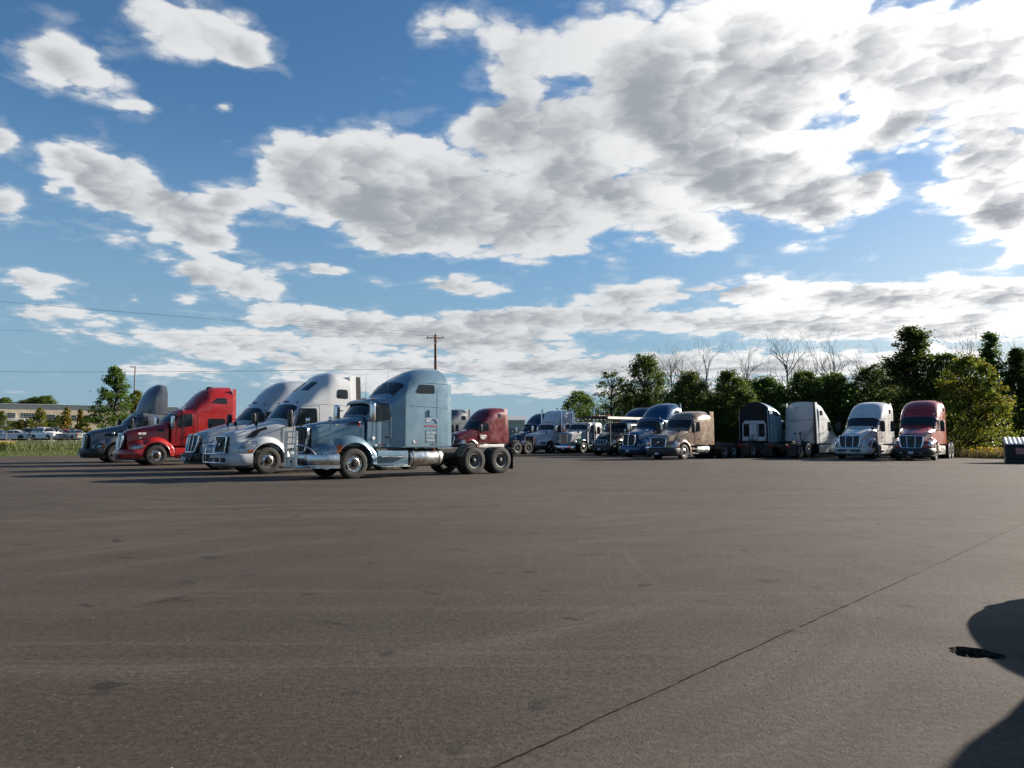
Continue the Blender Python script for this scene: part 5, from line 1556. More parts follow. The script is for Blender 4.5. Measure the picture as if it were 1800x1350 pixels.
# painted stall lines, worn
M_STALL = simple('worn_stall_paint', (.20, .18, .165), .8, var=.6, vscale=6)
for (x, y, a, l) in ((13.8, 50.5, 225, 2.2), (16.5, 52.0, 225, 3), (21.6, 49.5, 222, 2.5), (27.0, 45.5, 218, 2.2), (24.0, 46.5, 220, 1.8)):
    c, s = math.cos(R(a)), math.sin(R(a))
    mb = MB().grid([[(x + c * l * u - s * w, y + s * l * u + c * w, .006) for u in np.linspace(0, 1, 6)] for w in (-.05, .05)])
    tag(mb.build('stall_line', M_STALL, None, 0), kind='structure')

# loose chips lying on the asphalt
mb = MB()
for i in range(300):
    r = 2.6 + 26 * random.random() ** 2.2; a = R(random.uniform(-36, 36))
    s = random.uniform(.002, .0055)
    mb.box((r * math.sin(a), r * math.cos(a), s * .6 + .003), (s * 2, s * 1.5, s), s * .4, (random.random() * .4, random.random() * .4, random.random() * 3))
tag(mb.build('loose_chips', simple('stone_chip', (.26, .24, .215), .8, var=.5, vscale=40), None, 0), kind='stuff')


# ------------------------------------------------------------------ terrain beyond the lot
def ground_material(name, a, b, c):
    t = NT(name); p = t.pos()
    col = t.mix(t.ramp(t.noise(.35, 5, .6, p), .35, .7), a, b)
    col = t.mix(t.ramp(t.noise(4, 4, .6, p), .45, .75, 0, .6), col, c)
    t.set(t.b, Base_Color=col, Roughness=.95)
    t.b.inputs['Specular IOR Level'].default_value = .1
    t.bump(t.noise(6, 4, .6, p), .6, .1)
    return t.m


M_GROUND = ground_material('grassy_ground', (.055, .072, .018), (.085, .095, .028), (.04, .055, .014))
me = bpy.data.meshes.new('ground')
me.from_pydata([(-2500, -300, -.13), (2500, -300, -.13), (2500, 4000, -.13), (-2500, 4000, -.13)], [], [(0, 1, 2, 3)])
me.materials.append(M_GROUND)
tag(link('ground', me), kind='structure')

# bank rising from the lot to the neighbouring car park; o = distance outwards from the lot edge, s = along it
ED = Vector((.49, .872)).normalized(); EO = Vector((-ED.y, ED.x)); E0 = Vector((-38.7, 57.7))
bank_z = pchip([-1, 0, 3, 7, 14, 20, 30, 60, 160, 600], [-.06, .0, .16, .45, .68, .84, 1.0, 1.06, 1.30, 1.9])


def bank(o, s):
    q = E0 + EO * o + ED * s
    return Vector((q.x, q.y, bank_z(o)))


os_ = [-1, 0, 1, 2, 3, 4.5, 6, 8, 10, 13, 16, 20, 25, 30, 40, 60, 90, 130, 180, 300, 600]
ss_ = list(np.linspace(-60, 60, 41)) + [80, 120, 200, 400]
mb = MB().grid([[tuple(bank(o, s) + Vector((0, 0, random.uniform(-.03, .03) if 1 < o < 28 else 0))) for s in ss_] for o in os_])
tag(mb.build('grass_bank', M_GROUND, None, 80), kind='structure')
mb = MB().grid([[tuple(bank(o, s) + Vector((0, 0, .03))) for s in np.linspace(-60, 70, 14)] for o in (29, 40, 60, 78)])
tag(mb.build('car_park', simple('car_park_asphalt', (.11, .10, .092), .9, var=.2, vscale=.4), None, 0), kind='structure')
for k, o in enumerate((22.0, 28.2)):
    mb = MB()
    mb.loft([[tuple(bank(o + a, s) + Vector((0, 0, h))) for a, h in ((0, -.02), (0, .13), (.3, .13), (.3, -.02))] for s in np.linspace(-60, 70, 27)])
    tag(mb.build('kerb', simple('kerb_concrete', (.33, .31, .27), .9, var=.2, vscale=1), None, 20), kind='structure')


# ------------------------------------------------------------------ vegetation
def leaf_material(name, a, b, c, trans=.35):
    t = NT(name)
    g = t.n('ShaderNodeNewGeometry'); oi = t.n('ShaderNodeObjectInfo')
    r = g.outputs['Random Per Island']
    col = t.mix(t.ramp(r, .0, 1.0), a, b)
    col = t.mix(t.ramp(t.noise(.45, 3, .6, t.pos()), .42, .68), col, c)
    hs = t.n('ShaderNodeHueSaturation'); t.link(col, hs.inputs['Color'])
    t.link(t.ramp(oi.outputs['Random'], 0, 1, .485, .515), hs.inputs['Hue'])
    t.link(t.ramp(oi.outputs['Random'], 0, 1, .8, 1.2), hs.inputs['Value'])
    t.set(t.b, Base_Color=hs.outputs[0], Roughness=.55)
    t.b.inputs['Specular IOR Level'].default_value = .18
    tr = t.n('ShaderNodeBsdfTranslucent'); t.link(hs.outputs[0], tr.inputs['Color'])
    mx = t.n('ShaderNodeMixShader'); mx.inputs[0].default_value = trans
    t.link(t.b.outputs[0], mx.inputs[1]); t.link(tr.outputs[0], mx.inputs[2])
    t.link(mx.outputs[0], t.t.nodes['Material Output'].inputs['Surface'])
    return t.m


L_DARK = leaf_material('leaf_dark', (.048, .085, .018), (.105, .150, .028), (.068, .095, .019), .48)
L_MID = leaf_material('leaf_mid', (.052, .094, .015), (.115, .155, .026), (.074, .100, .018), .45)
L_YEL = leaf_material('leaf_yellowing', (.060, .095, .012), (.16, .165, .024), (.155, .12, .016), .5)
L_ORANGE = leaf_material('leaf_orange', (.15, .095, .018), (.19, .125, .025), (.10, .09, .02), .35)
M_BARK = simple('bark', (.050, .038, .028), .9, var=.4, vscale=4)
M_DEAD = simple('dead_bark', (.040, .033, .027), .9, var=.4, vscale=4)


def quads(name, V, mat):
    """V: (n, 4, 3) array of leaf faces"""
    n = len(V)
    me = bpy.data.meshes.new(name)
    me.vertices.add(n * 4); me.loops.add(n * 4); me.polygons.add(n)
    me.vertices.foreach_set('co', V.reshape(-1).astype(np.float32))
    me.loops.foreach_set('vertex_index', np.arange(n * 4, dtype=np.int32))
    me.polygons.foreach_set('loop_start', np.arange(0, n * 4, 4, dtype=np.int32))
    me.polygons.foreach_set('loop_total', np.full(n, 4, dtype=np.int32))
    me.update(calc_edges=True)
    me.materials.append(mat)
    return me


def leaf_quads(C, size, rg, droop=.0):
    n = len(C)
    d = rg.normal(size=(n, 3)); d[:, 2] = d[:, 2] * .6 - droop; d /= np.linalg.norm(d, axis=1)[:, None]
    e = rg.normal(size=(n, 3)); e -= (e * d).sum(1)[:, None] * d; e /= np.linalg.norm(e, axis=1)[:, None]
    s = size * rg.uniform(.6, 1.35, (n, 1))
    nrm = np.cross(d, e)
    return np.stack([C - d * s * .55, C + e * s * .34 + nrm * s * .08, C + d * s * .6, C - e * s * .34 + nrm * s * .08], axis=1)


def grow(mb, p, d, L, r, depth, rg, ends, spread=.55, lift=.1, kids=(2, 4), taper=.62, seg=3):
    pts, rad = [p.copy()], [r]
    q = p.copy(); dd = d.copy()
    for i in range(seg):
        dd = (dd + Vector(rg.normal(size=3) * .11) + Vector((0, 0, lift * .25))).normalized()
        q = q + dd * (L / seg)
        pts.append(q.copy()); rad.append(max(r * (1 - (1 - taper) * (i + 1) / seg), .004))
    mb.tube(pts, rad, 5 if r > .04 else 3)
    ends.append((q.copy(), depth))
    if depth == 0: return
    for k in range(int(rg.integers(kids[0], kids[1] + 1))):
        a = Vector(rg.normal(size=3)); a = (a - dd * a.dot(dd)).normalized()
        nd = (dd * (1 - spread) + a * spread * rg.uniform(.6, 1.2) + Vector((0, 0, lift))).normalized()
        t = rg.uniform(.45, 1.0)
        i0 = min(int(t * seg), seg - 1); f = t * seg - i0
        st = pts[i0].lerp(pts[i0 + 1], f)
        grow(mb, st, nd, L * rg.uniform(.55, .8), rad[i0 + 1] * .72, depth - 1, rg, ends, spread, lift, kids, taper, seg)


def make_tree(seed, H, width, shape, n_leaf, size, base=.15, clumps=70, clump_r=.8, open_=.0, trunk=.14):
    """returns (trunk mesh, leaf positions): crown made of clumps hung on a branch skeleton"""
    rg = np.random.default_rng(seed)
    mb = MB()
    pts = [Vector((0, 0, -.2))]; q = Vector((0, 0, 0))
    for i in range(7):
        q = Vector((q.x + rg.normal() * .08, q.y + rg.normal() * .08, H * .92 * (i + 1) / 7)); pts.append(q.copy())
    mb.tube(pts, [trunk * (1.25 - i / 8) for i in range(8)], 8)
    C = []
    for k in range(clumps):
        u = rg.uniform() ** (.8)
        z = base + (1 - base) * u
        if shape == 'oval': w = math.sin(math.pi * min(max((z - base) / (1 - base), .03), .97)) ** .55
        elif shape == 'cone': w = (1 - (z - base) / (1 - base)) ** .8 * .95 + .06
        elif shape == 'bush': w = (1 - ((z - base) / (1 - base)) ** 2.2) ** .5
        else:
            t_ = (z - base) / (1 - base)
            w = (1 - t_) ** .72 * (.90 + .22 * abs(math.sin(z * 15))) + .02
        a = rg.uniform(0, 2 * math.pi)
        rr = width / 2 * w * math.sqrt(rg.uniform(.12, 1.0)) * rg.uniform(.8, 1.12)
        c = Vector((rr * math.cos(a), rr * math.sin(a), z * H))
        C.append(c)
        j = min(max(int((c.z / H - .12) / .92 * 7), 1), 6)
        b = pts[j]
        m = b.lerp(c, .5) + Vector((0, 0, -.12 * (c - b).length + .1))
        mb.tube([b, m, c], [trunk * .33, trunk * .2, .012], 4)
    C = np.array([tuple(c) for c in C])
    k = rg.integers(0, len(C), n_leaf)
    cr = clump_r * rg.uniform(.55, 1.35, (len(C), 1)) * (1.18 - .62 * C[:, 2:3] / H)
    off = rg.normal(size=(n_leaf, 3)) * np.array([1, 1, .62]) * .55
    Pn = C[k] + off * cr[k]
    Pn[:, 2] = np.maximum(Pn[:, 2], .08)
    return mb, leaf_quads(Pn, size, rg)


PROTO = {}


def proto(key, leafmat, *a, **kw):
    if key not in PROTO:
        mb, V = make_tree(*a, **kw)
        PROTO[key] = (mb.mesh('trunk', M_BARK, 60), quads('crown', V, leafmat), a[1], a[2])
    return PROTO[key]


def tree(name, label, key, loc, h, w=None, rz=0.0, group=None, cat='tree'):
    tm, cm, H, Wd = PROTO[key]
    sz = h / H; sx = sz if w is None else w / Wd
    r = thing(name, label, cat, loc, rz, group)
    r.scale = (sx, sx, sz)
    link('trunk', tm, r); link('crown', cm, r)
    return r


proto('bushy', L_MID, 11, 7.0, 5.6, 'bush', 15000, .165, base=.02, clumps=170, clump_r=.80)
proto('bushy_dark', L_DARK, 12, 7.5, 6.0, 'bush', 15000, .175, base=.02, clumps=170, clump_r=.85)
proto('oval', L_DARK, 13, 9.5, 4.8, 'oval', 15000, .165, base=.05, clumps=170, clump_r=.78)
proto('oval_mid', L_MID, 14, 9.0, 4.6, 'oval', 14000, .165, base=.05, clumps=160, clump_r=.78)
proto('layered', L_DARK, 15, 10.5, 6.5, 'layer', 17000, .16, base=.06, clumps=240, clump_r=.62)
proto('sparse', L_DARK, 16, 8.0, 4.6, 'oval', 4200, .16, base=.12, clumps=95, clump_r=.50)
proto('maple', L_YEL, 17, 7.2, 5.6, 'bush', 13000, .175, base=.03, clumps=170, clump_r=.66)
proto('maple2', L_YEL, 18, 7.0, 5.0, 'bush', 12000, .175, base=.03, clumps=150, clump_r=.68)
proto('street', L_MID, 19, 9.0, 6.2, 'cone', 8500, .20, base=.10, clumps=150, clump_r=.60)
proto('narrow', L_DARK, 20, 10.0, 2.8, 'cone', 8000, .17, base=.03, clumps=110, clump_r=.6)
proto('ornamental', L_ORANGE, 21, 5.0, 3.0, 'cone', 2600, .30, base=.06, clumps=60, clump_r=.5, trunk=.08)
proto('ornamental_green', L_YEL, 22, 5.0, 3.4, 'oval', 2600, .30, base=.06, clumps=60, clump_r=.5, trunk=.08)
proto('round', L_DARK, 23, 8.5, 6.0, 'oval', 11000, .23, base=.05, clumps=120, clump_r=.85)
def at(px, Y):
    return (px - 900) / 1340 * Y


WOOD = 'trees along the back of the lot'
for (nm, key, label, X, Y, h, w, rz) in (
    ('broadleaf_tree', 'round', 'round dark tree far behind the white truck with the exhaust stack', 10.7, 120, 8.6, 5.8, 0),
    ('broadleaf_tree', 'sparse', 'thin see-through tree standing left of the dense wood', 10.4, 80, 8.3, 5.0, 1),
    ('broadleaf_tree', 'oval', 'tall dark tree with a jagged top, leftmost dense tree of the wood', 13.7, 78, 9.9, 5.2, 2),
    ('broadleaf_tree', 'bushy', 'bushy mid-green tree behind the royal blue truck', 16.4, 70, 7.4, 5.2, 0),
    ('broadleaf_tree', 'bushy', 'bushy mid-green tree rising right of the tan truck', 20.0, 70, 7.5, 4.9, 2.5),
    ('broadleaf_tree', 'bushy', 'low green tree between the tan truck and the black-backed truck', 20.2, 66.5, 5.6, 4.2, 1.0),
    ('broadleaf_tree', 'bushy_dark', 'dark bushy tree above the black-backed truck', 24.3, 73, 7.0, 6.5, .5),
    ('broadleaf_tree', 'oval_mid', 'mid-green tree behind the gap between the two reversed trucks', 27.6, 72, 7.6, 5.0, 1.5),
    ('broadleaf_tree', 'bushy_dark', 'dark bushy tree above the white reversed truck', 30.5, 72, 7.3, 6.2, 2.0),
    ('broadleaf_tree', 'oval', 'dark tree with rusty tinge above the white front-facing truck', 34.0, 72, 8.2, 5.4, 4.0),
    ('broadleaf_tree', 'layered', 'tallest tree of the wood with layered branches, above the brick red truck', 35.4, 67, 11.2, 9.6, 0),
    ('broadleaf_tree', 'oval_mid', 'rounded mid-green tree leaning on the tallest tree from the right', 37.6, 66, 8.6, 5.0, 1.2),
    ('broadleaf_tree', 'maple', 'yellowing lit tree right of the brick red truck', 36.8, 61.0, 7.9, 6.2, 0),
    ('broadleaf_tree', 'narrow', 'narrow pointed dark tree behind the yellowing tree', 44.8, 71, 11.2, 3.6, 0),
    ('broadleaf_tree', 'layered', 'dark layered tree at the right edge, above the dumpster', 47.6, 71.5, 9.8, 7.0, 2.2),
    ('broadleaf_tree', 'bushy_dark', 'low dark thicket directly behind the dumpster', 43.6, 71, 6.4, 6.5, 3.0),
    ('broadleaf_tree', 'oval', 'tall dark tree half cut off by the right edge of the picture', 52.0, 74, 10, 6.0, 5.0),
    ('broadleaf_tree', 'bushy_dark', 'dark filler tree deep in the wood behind the white front-facing truck', 32.5, 78, 7.6, 7.5, 1.0),
    ('broadleaf_tree', 'bushy_dark', 'dark filler tree deep in the wood behind the black-backed truck', 25.5, 82, 7.4, 7.5, 4.2),
    ('broadleaf_tree', 'bushy_dark', 'dark filler tree deep in the wood behind the tan truck', 18.4, 80, 7.2, 7.0, 5.1),
    ('broadleaf_tree', 'bushy_dark', 'dark filler tree deep in the wood behind the brick red truck', 39.5, 76, 7.6, 7.5, 2.7),
):
    tree(nm, label, key, (X, Y, 0), h, w, rz, WOOD)

# leafless trees standing above the wood
def bare(seed, H, label, loc):
    rg = np.random.default_rng(seed)
    mb, br = MB(), MB()
    ends = []
    pts = [Vector((0, 0, -.2))]
    q = Vector((0, 0, 0))
    for i in range(6):
        q = Vector((q.x + rg.normal() * .12, q.y + rg.normal() * .12, H * .8 * (i + 1) / 6)); pts.append(q.copy())
    mb.tube(pts, [.17, .16, .15, .13, .105, .08, .05], 7)
    for k in range(16):
        t = rg.uniform(2.4, 6)
        i0 = min(int(t), 5); p = pts[i0].lerp(pts[i0 + 1], t - i0)
        a = rg.uniform(0, 6.28)
        d = Vector((math.cos(a) * .6, math.sin(a) * .6, .8)).normalized()
        grow(br, p, d, H * rg.uniform(.17, .27), .075 * (1.2 - t / 9), 3, rg, ends, .5, .16, (2, 3), .55, 3)
    r = thing('bare_tree', label, 'tree', loc, rg.uniform(0, 6), 'leafless trees above the wood')
    mb.build('trunk', M_DEAD, r, 60); br.build('branches', M_DEAD, r, 0)


for i, (px, Y, top, label) in enumerate((
    (1188, 86, 612, 'thin bare tree, leftmost of the leafless ones'),
    (1212, 88, 622, 'slim bare tree just right of the leftmost leafless one'),
    (1252, 82, 604, 'spreading bare tree above the bushy trees near the tan truck'),
    (1312, 82, 606, 'wide fan-shaped bare tree above the black-backed truck'),
    (1384, 78, 584, 'tall dark bare tree above the white reversed truck'),
    (1424, 84, 622, 'short bare tree between the two tallest leafless ones'),
    (1462, 82, 584, 'tall slender bare tree above the white front-facing truck'),
    (1524, 86, 608, 'faint bare tree left of the tallest leafy tree'),
    (1562, 84, 606, 'bare tree poking up beside the tallest leafy tree'),
    (1702, 80, 584, 'bare tree right of the tallest leafy tree'),
    (1722, 84, 600, 'bare tree touching the narrow pointed tree'),
    (1784, 80, 596, 'bare tree at the right edge of the picture'))):
    bare(100 + i, ((770 - top) / 1340 * Y + 1.42) * .94, label, (at(px, Y), Y, 0))

# undergrowth under the trees and weeds along the lot edge
rg = np.random.default_rng(5)
line = [(6, 92), (17, 74), (29.5, 68.5), (35, 68), (41, 70), (60, 76)]


def along(n, spread0, spread1, zmax, rg, pl=None, zp=1.0):
    pl = pl or line
    seg = np.array([math.dist(a, b) for a, b in zip(pl[:-1], pl[1:])])
    k = rg.choice(len(seg), n, p=seg / seg.sum()); t = rg.uniform(size=n)
    A = np.array(pl)[k]; B = np.array(pl)[k + 1]
    P = A + (B - A) * t[:, None]
    D = (B - A) / np.linalg.norm(B - A, axis=1)[:, None]; Nn = np.stack([-D[:, 1], D[:, 0]], 1)
    P = P + Nn * rg.uniform(spread0, spread1, (n, 1))
    z = zmax * rg.uniform(size=n) ** zp
    return np.column_stack([P, z])


C = along(1300, .3, 13, 5.8, rg, zp=.85)
k = rg.integers(0, len(C), 90000)
Pn = C[k] + rg.normal(size=(90000, 3)) * np.array([.7, .7, .55]); Pn[:, 2] = np.clip(Pn[:, 2], .03, 7)
o = link('undergrowth', quads('undergrowth', leaf_quads(Pn, .22, rg), L_DARK))
tag(o, 'dense dark undergrowth filling the wood behind the trucks', 'undergrowth', kind='stuff')


def blades(name, P, h, w, mat, rg, lean=.3):
    n = len(P)
    a = rg.uniform(0, 6.28, n); d = np.column_stack([np.cos(a), np.sin(a), np.zeros(n)])
    hh = h * rg.uniform(.45, 1.3, (n, 1))
    b = rg.uniform(0, 6.28, n); tip = P + np.column_stack([np.cos(b), np.sin(b), np.zeros(n)]) * hh * lean * rg.uniform(0, 1.3, (n, 1)) + np.array([0, 0, 1]) * hh
    mid = (P + tip) / 2 + np.array([0, 0, .06]) * hh
    return quads(name, np.stack([P - d * w, P + d * w, mid + d * w * .7 + (tip - mid) * .4, tip], axis=1), mat)


def grass_mat(name, a, b, c):
    t = NT(name)
    g = t.n('ShaderNodeNewGeometry')
    col = t.mix(g.outputs['Random Per Island'], a, b)
    col = t.mix(t.ramp(t.noise(.5, 3, .6, t.pos()), .4, .7), col, c)
    t.set(t.b, Base_Color=col, Roughness=.7)
    tr = t.n('ShaderNodeBsdfTranslucent'); t.link(col, tr.inputs['Color'])
    mx = t.n('ShaderNodeMixShader'); mx.inputs[0].default_value = .35
    t.link(t.b.outputs[0], mx.inputs[1]); t.link(tr.outputs[0], mx.inputs[2])
    t.link(mx.outputs[0], t.t.nodes['Material Output'].inputs['Surface'])
    return t.m


G_GREEN = grass_mat('verge_grass', (.055, .088, .016), (.10, .125, .028), (.085, .085, .026))
G_DRY = grass_mat('dry_grass', (.16, .125, .05), (.24, .19, .075), (.10, .095, .03))
G_FLOWER = grass_mat('goldenrod_bloom', (.36, .22, .012), (.50, .32, .02), (.30, .20, .012))

# left bank: mown strip, taller weeds with goldenrod
n = 36000
o_ = rg.uniform(.1, 21, n) ** 1.0; s_ = rg.uniform(-22, 44, n)
P = np.array([tuple(bank(a, b)) for a, b in zip(o_, s_)])
short = o_ < 4.5
tag(link('short_grass', blades('short_grass', P[short], .16, .018, G_GREEN, rg)), 'short yellow-green grass along the lot edge at left', 'grass', kind='stuff')
tag(link('tall_weeds', blades('tall_weeds', P[~short], .38, .026, G_GREEN, rg)), 'taller weeds on the bank below the parked cars', 'weeds', kind='stuff')
for (o0, s0, ro, rs, label) in ((7.5, -3.5, 1.0, 1.6, 'goldenrod clump at the left edge of the picture'), (7.0, .6, 1.0, 2.2, 'largest goldenrod clump, between the two fence posts'), (7.2, 4.2, .7, .7, 'small goldenrod clump right of the largest one')):
    m = 700
    po = o0 + rg.normal(size=m) * ro * .5; ps = s0 + rg.normal(size=m) * rs * .5
    Pb = np.array([tuple(bank(a, b)) for a, b in zip(po, ps)])
    r = thing('goldenrod', label, 'flowers', tuple(bank(o0, s0)), 0, 'goldenrod on the bank')
    inv = np.array(tuple(bank(o0, s0)))
    link('stems', blades('stems', Pb - inv, .55, .02, G_GREEN, rg, .15), r)
    Pf = Pb[:170] - inv; Pf[:, 2] += rg.uniform(.38, .68, 170)
    link('blooms', quads('blooms', leaf_quads(Pf, .12, rg), G_FLOWER), r)

# right: dry grass strip beside the brick red truck
pl = [(29.9, 63), (32.2, 57), (33.2, 53), (35, 49.2), (46, 44.3), (56, 42)]
P = along(9000, -2.2, .1, .0, rg, pl)
P = P[P[:, 2] < 1]; P[:, 2] = 0
P2 = along(11000, .05, 4.0, 0, rg, pl); P2[:, 2] = -.05
tag(link('dry_grass', blades('dry_grass', P2, .62, .03, G_DRY, rg)), 'dry tall grass between the brick red truck and the dumpster', 'grass', kind='stuff')
m = 420
Pf = along(m, .6, 3.0, 0, rg, [(32.6, 56.5), (33.4, 52.5)]); Pf[:, 2] = rg.uniform(.35, .75, m)
tag(link('goldenrod', quads('goldenrod', leaf_quads(Pf, .16, rg), G_FLOWER)), 'yellow goldenrod in the dry grass left of the dumpster', 'flowers')

# ------------------------------------------------------------------ car park side: trees, cars, building, fence
r = tree('street_tree', 'leafy cone-shaped tree above the slate grey truck', 'street', (at(201, 92), 92, 1.0), 8.9, 7.0, .4)
tree('street_tree', 'yellow-green tree half hidden behind the roof dome of the slate grey truck', 'maple2', (at(240, 96), 96, 1.0), 6.2, 3.6, 1.4)
for (px, Y, top, w, key, label) in (
    (2, 150, 724, 3.6, 'oval_mid', 'dark green tree at the left edge before the pale building'),
    (29, 178, 742, 4.6, 'bushy_dark', 'low dark shrub under the white entrance canopy'),
    (38, 176, 738, 3.2, 'maple2', 'yellow-green shrub right of the white canopy'),
    (55, 190, 735, 2.4, 'ornamental_green', 'slim green tree before the glazed entrance'),
    (71, 182, 718, 3.6, 'maple2', 'green and gold tree in front of the pale building, left of the orange one'),
    (88, 188, 738, 4.0, 'bushy_dark', 'dark shrub beneath the middle windows of the pale building'),
    (103, 186, 731, 2.6, 'oval_mid', 'dark green shrub left of the orange tree'),
    (117, 180, 718, 3.9, 'ornamental', 'larger orange tree before the pale building'),
    (141, 184, 721, 2.6, 'ornamental', 'slimmer orange tree right of the larger orange one'),
    (152, 182, 733, 3.0, 'ornamental_green', 'olive shrub beside the cone-shaped tree')):
    z0 = 1.2
    h = (770 - top) / 1340 * Y + 1.42 - z0
    tree('ornamental_tree', label, key, (at(px, Y), Y, z0), h, w, px * .3, 'trees in front of the pale building')
for (px, Y, top, w, label) in (
    (8, 330, 700, 7, 'hazy tree behind the roof at the left edge'),
    (40, 330, 705, 7, 'left low tree of the clump behind the pale building'),
    (62, 335, 699, 9, 'middle tree of the clump behind the pale building'),
    (78, 330, 697, 9, 'tallest tree of the clump behind the pale building')):
    tree('broadleaf_tree', label, 'round', (at(px, Y), Y, 1.4), (770 - top) / 1340 * Y, w * 1.5, px * .7, 'trees behind the pale building')


def car(name, label, kind, loc, rz, mat, group='cars in the neighbouring car park', cat='car'):
    r = thing(name, label, cat, loc, rz, group)
    if kind == 'sedan':
        low = Body([(2.35, .60, .30, .45, .66, 3, .1), (2.2, .80, .22, .5, .74, 3, .1), (1.6, .90, .2, .5, .84, 3, 0), (.9, .91, .2, .55, .92, 3, 0), (0, .91, .2, .6, .93, 3, 0), (-1.3, .91, .2, .6, .98, 3, 0), (-2.0, .88, .22, .6, 1.0, 3, 0), (-2.3, .80, .3, .55, .95, 3, -.1), (-2.4, .70, .38, .5, .85, 3, -.1)])
        top = Body([(1.05, .78, .8, .85, .92, 3, .15), (.55, .76, .8, .88, 1.22, 3, .12), (.15, .72, .8, .9, 1.40, 3, .05), (-.5, .70, .8, .9, 1.45, 3, 0), (-1.0, .70, .8, .9, 1.40, 3, 0), (-1.5, .72, .8, .9, 1.20, 3, -.1), (-1.95, .76, .8, .9, .99, 3, -.1)])
        win = [[(.62, .96), (.15, 1.30), (-.40, 1.34), (-.42, .98)], [(-.50, .98), (-.48, 1.34), (-.95, 1.30), (-1.35, 1.02)]]; sc = [(.95, .2), (-1.1, -1.85)]; wx = (1.42, -1.38)
    elif kind == 'crossover':
        low = Body([(2.28, .80, .30, .36, .44, 4, .05), (2.12, .90, .26, .45, .62, 4, .05), (1.9, .94, .26, .55, .76, 4, .03), (1.55, .95, .26, .6, .93, 4, 0), (1.1, .96, .26, .7, 1.10, 4, 0), (.75, .96, .28, .7, 1.16, 4, 0), (-1.6, .97, .3, .7, 1.20, 4, 0), (-2.2, .93, .32, .7, 1.12, 4, -.05), (-2.35, .85, .4, .7, 1.0, 4, -.05)])
        top = Body([(.80, .93, 1.0, 1.08, 1.15, 5, .04), (.66, .92, 1.0, 1.12, 1.28, 5, .04), (.52, .91, 1.0, 1.2, 1.52, 5, .03), (.34, .90, 1.0, 1.2, 1.74, 5, .02), (.1, .89, 1.0, 1.2, 1.86, 5, 0), (-1.4, .88, 1.0, 1.2, 1.90, 5, 0), (-2.0, .86, 1.0, 1.2, 1.75, 4, 0), (-2.25, .86, 1.0, 1.1, 1.2, 4, -.05)])
        win = [[(.55, 1.25), (.3, 1.65), (-.45, 1.70), (-.45, 1.25)], [(-.53, 1.25), (-.53, 1.70), (-1.3, 1.68), (-1.3, 1.25)]]; sc = [(.74, .32), (-2.05, -2.2)]; wx = (1.42, -1.42)
    elif kind == 'pickup':
        low = Body([(2.85, .75, .42, .6, 1.0, 4, .06), (2.7, .92, .4, .7, 1.10, 4, .06), (1.6, .98, .4, .7, 1.16, 4, 0), (0, .99, .4, .8, 1.18, 5, 0), (-2.7, .99, .4, .8, 1.22, 5, 0), (-2.85, .96, .42, .8, 1.2, 5, 0)])
        top = Body([(1.45, .86, 1.0, 1.1, 1.16, 4, .12), (1.0, .84, 1.0, 1.12, 1.55, 4, .1), (.6, .80, 1.0, 1.15, 1.82, 4, .05), (-.1, .78, 1.0, 1.15, 1.90, 4, 0), (-.75, .78, 1.0, 1.15, 1.86, 4, 0), (-.95, .80, 1.0, 1.15, 1.5, 4, 0)])
        win = [[(1.0, 1.2), (.65, 1.72), (.1, 1.78), (.1, 1.22)], [(0, 1.22), (0, 1.78), (-.65, 1.74), (-.7, 1.24)]]; sc = [(1.38, .65)]; wx = (1.75, -1.75)
    else:
        low = Body([(2.32, .72, .38, .6, .92, 3.5, .08), (2.15, .90, .3, .6, 1.05, 3.5, .08), (1.3, .96, .3, .65, 1.13, 3.5, 0), (.7, .97, .3, .7, 1.16, 3.5, 0), (-1.6, .97, .3, .7, 1.18, 3.5, 0), (-2.2, .93, .32, .7, 1.12, 3.5, -.05), (-2.35, .85, .4, .7, 1.0, 3.5, -.05)])
        top = Body([(.92, .86, 1.0, 1.05, 1.14, 3.5, .14), (.55, .84, 1.0, 1.08, 1.45, 3.5, .12), (.22, .80, 1.0, 1.1, 1.68, 3.5, .06), (-.5, .79, 1.0, 1.1, 1.77, 3.5, 0), (-1.5, .79, 1.0, 1.1, 1.74, 3.5, 0), (-1.95, .80, 1.0, 1.1, 1.58, 3.5, -.05), (-2.22, .84, 1.0, 1.1, 1.15, 3.5, -.05)])
        win = [[(.55, 1.17), (.2, 1.58), (-.45, 1.64), (-.45, 1.18)], [(-.53, 1.18), (-.53, 1.64), (-1.3, 1.62), (-1.3, 1.2)], [(-1.38, 1.2), (-1.38, 1.62), (-1.75, 1.56), (-1.95, 1.22)]]; sc = [(.86, .25), (-1.98, -2.18)]; wx = (1.42, -1.42)
    low.skin().build('body', mat, r, 34)
    top.skin().build('roof', mat, r, 34)
    for p in win:
        for s in (1, -1): top.patch(p, s, rad=.05, rows=4, cols=6).build('side_window', M_GLASS, r)
    top.screen(sc[0][0], sc[0][1], .9, rows=4, cols=8).build('windshield', M_GLASS, r)
    if len(sc) > 1: top.screen(sc[1][0], sc[1][1], .9, rows=4, cols=8).build('rear_window', M_GLASS, r)
    k = .64 if kind == 'sedan' else .70
    for x in wx:
        for s in (1, -1):
            y = s * (low.par(x)[0] - .10)
            MB().lathe([(k * .60, -.05), (k * .60, .108)], (x, y, k * .53), 'y', 20).build('wheel_arch', M_SEAM, r) if s > 0 else MB().lathe([(k * .60, -.108), (k * .60, .05)], (x, y, k * .53), 'y', 20).build('wheel_arch', M_SEAM, r)
            w = link('wheel', WM['tyre'], r, (x, y + s * .03, k * .53), (0, 0, 0 if s > 0 else math.pi)); w.scale = (k, k * .75, k)
            link('rim', WM['rim_front'], w)
    xf, xr = low.x1, low.x0
    zf = low.par(xf - .1)[3] - .14; zr = low.par(xr + .1)[3] - .12
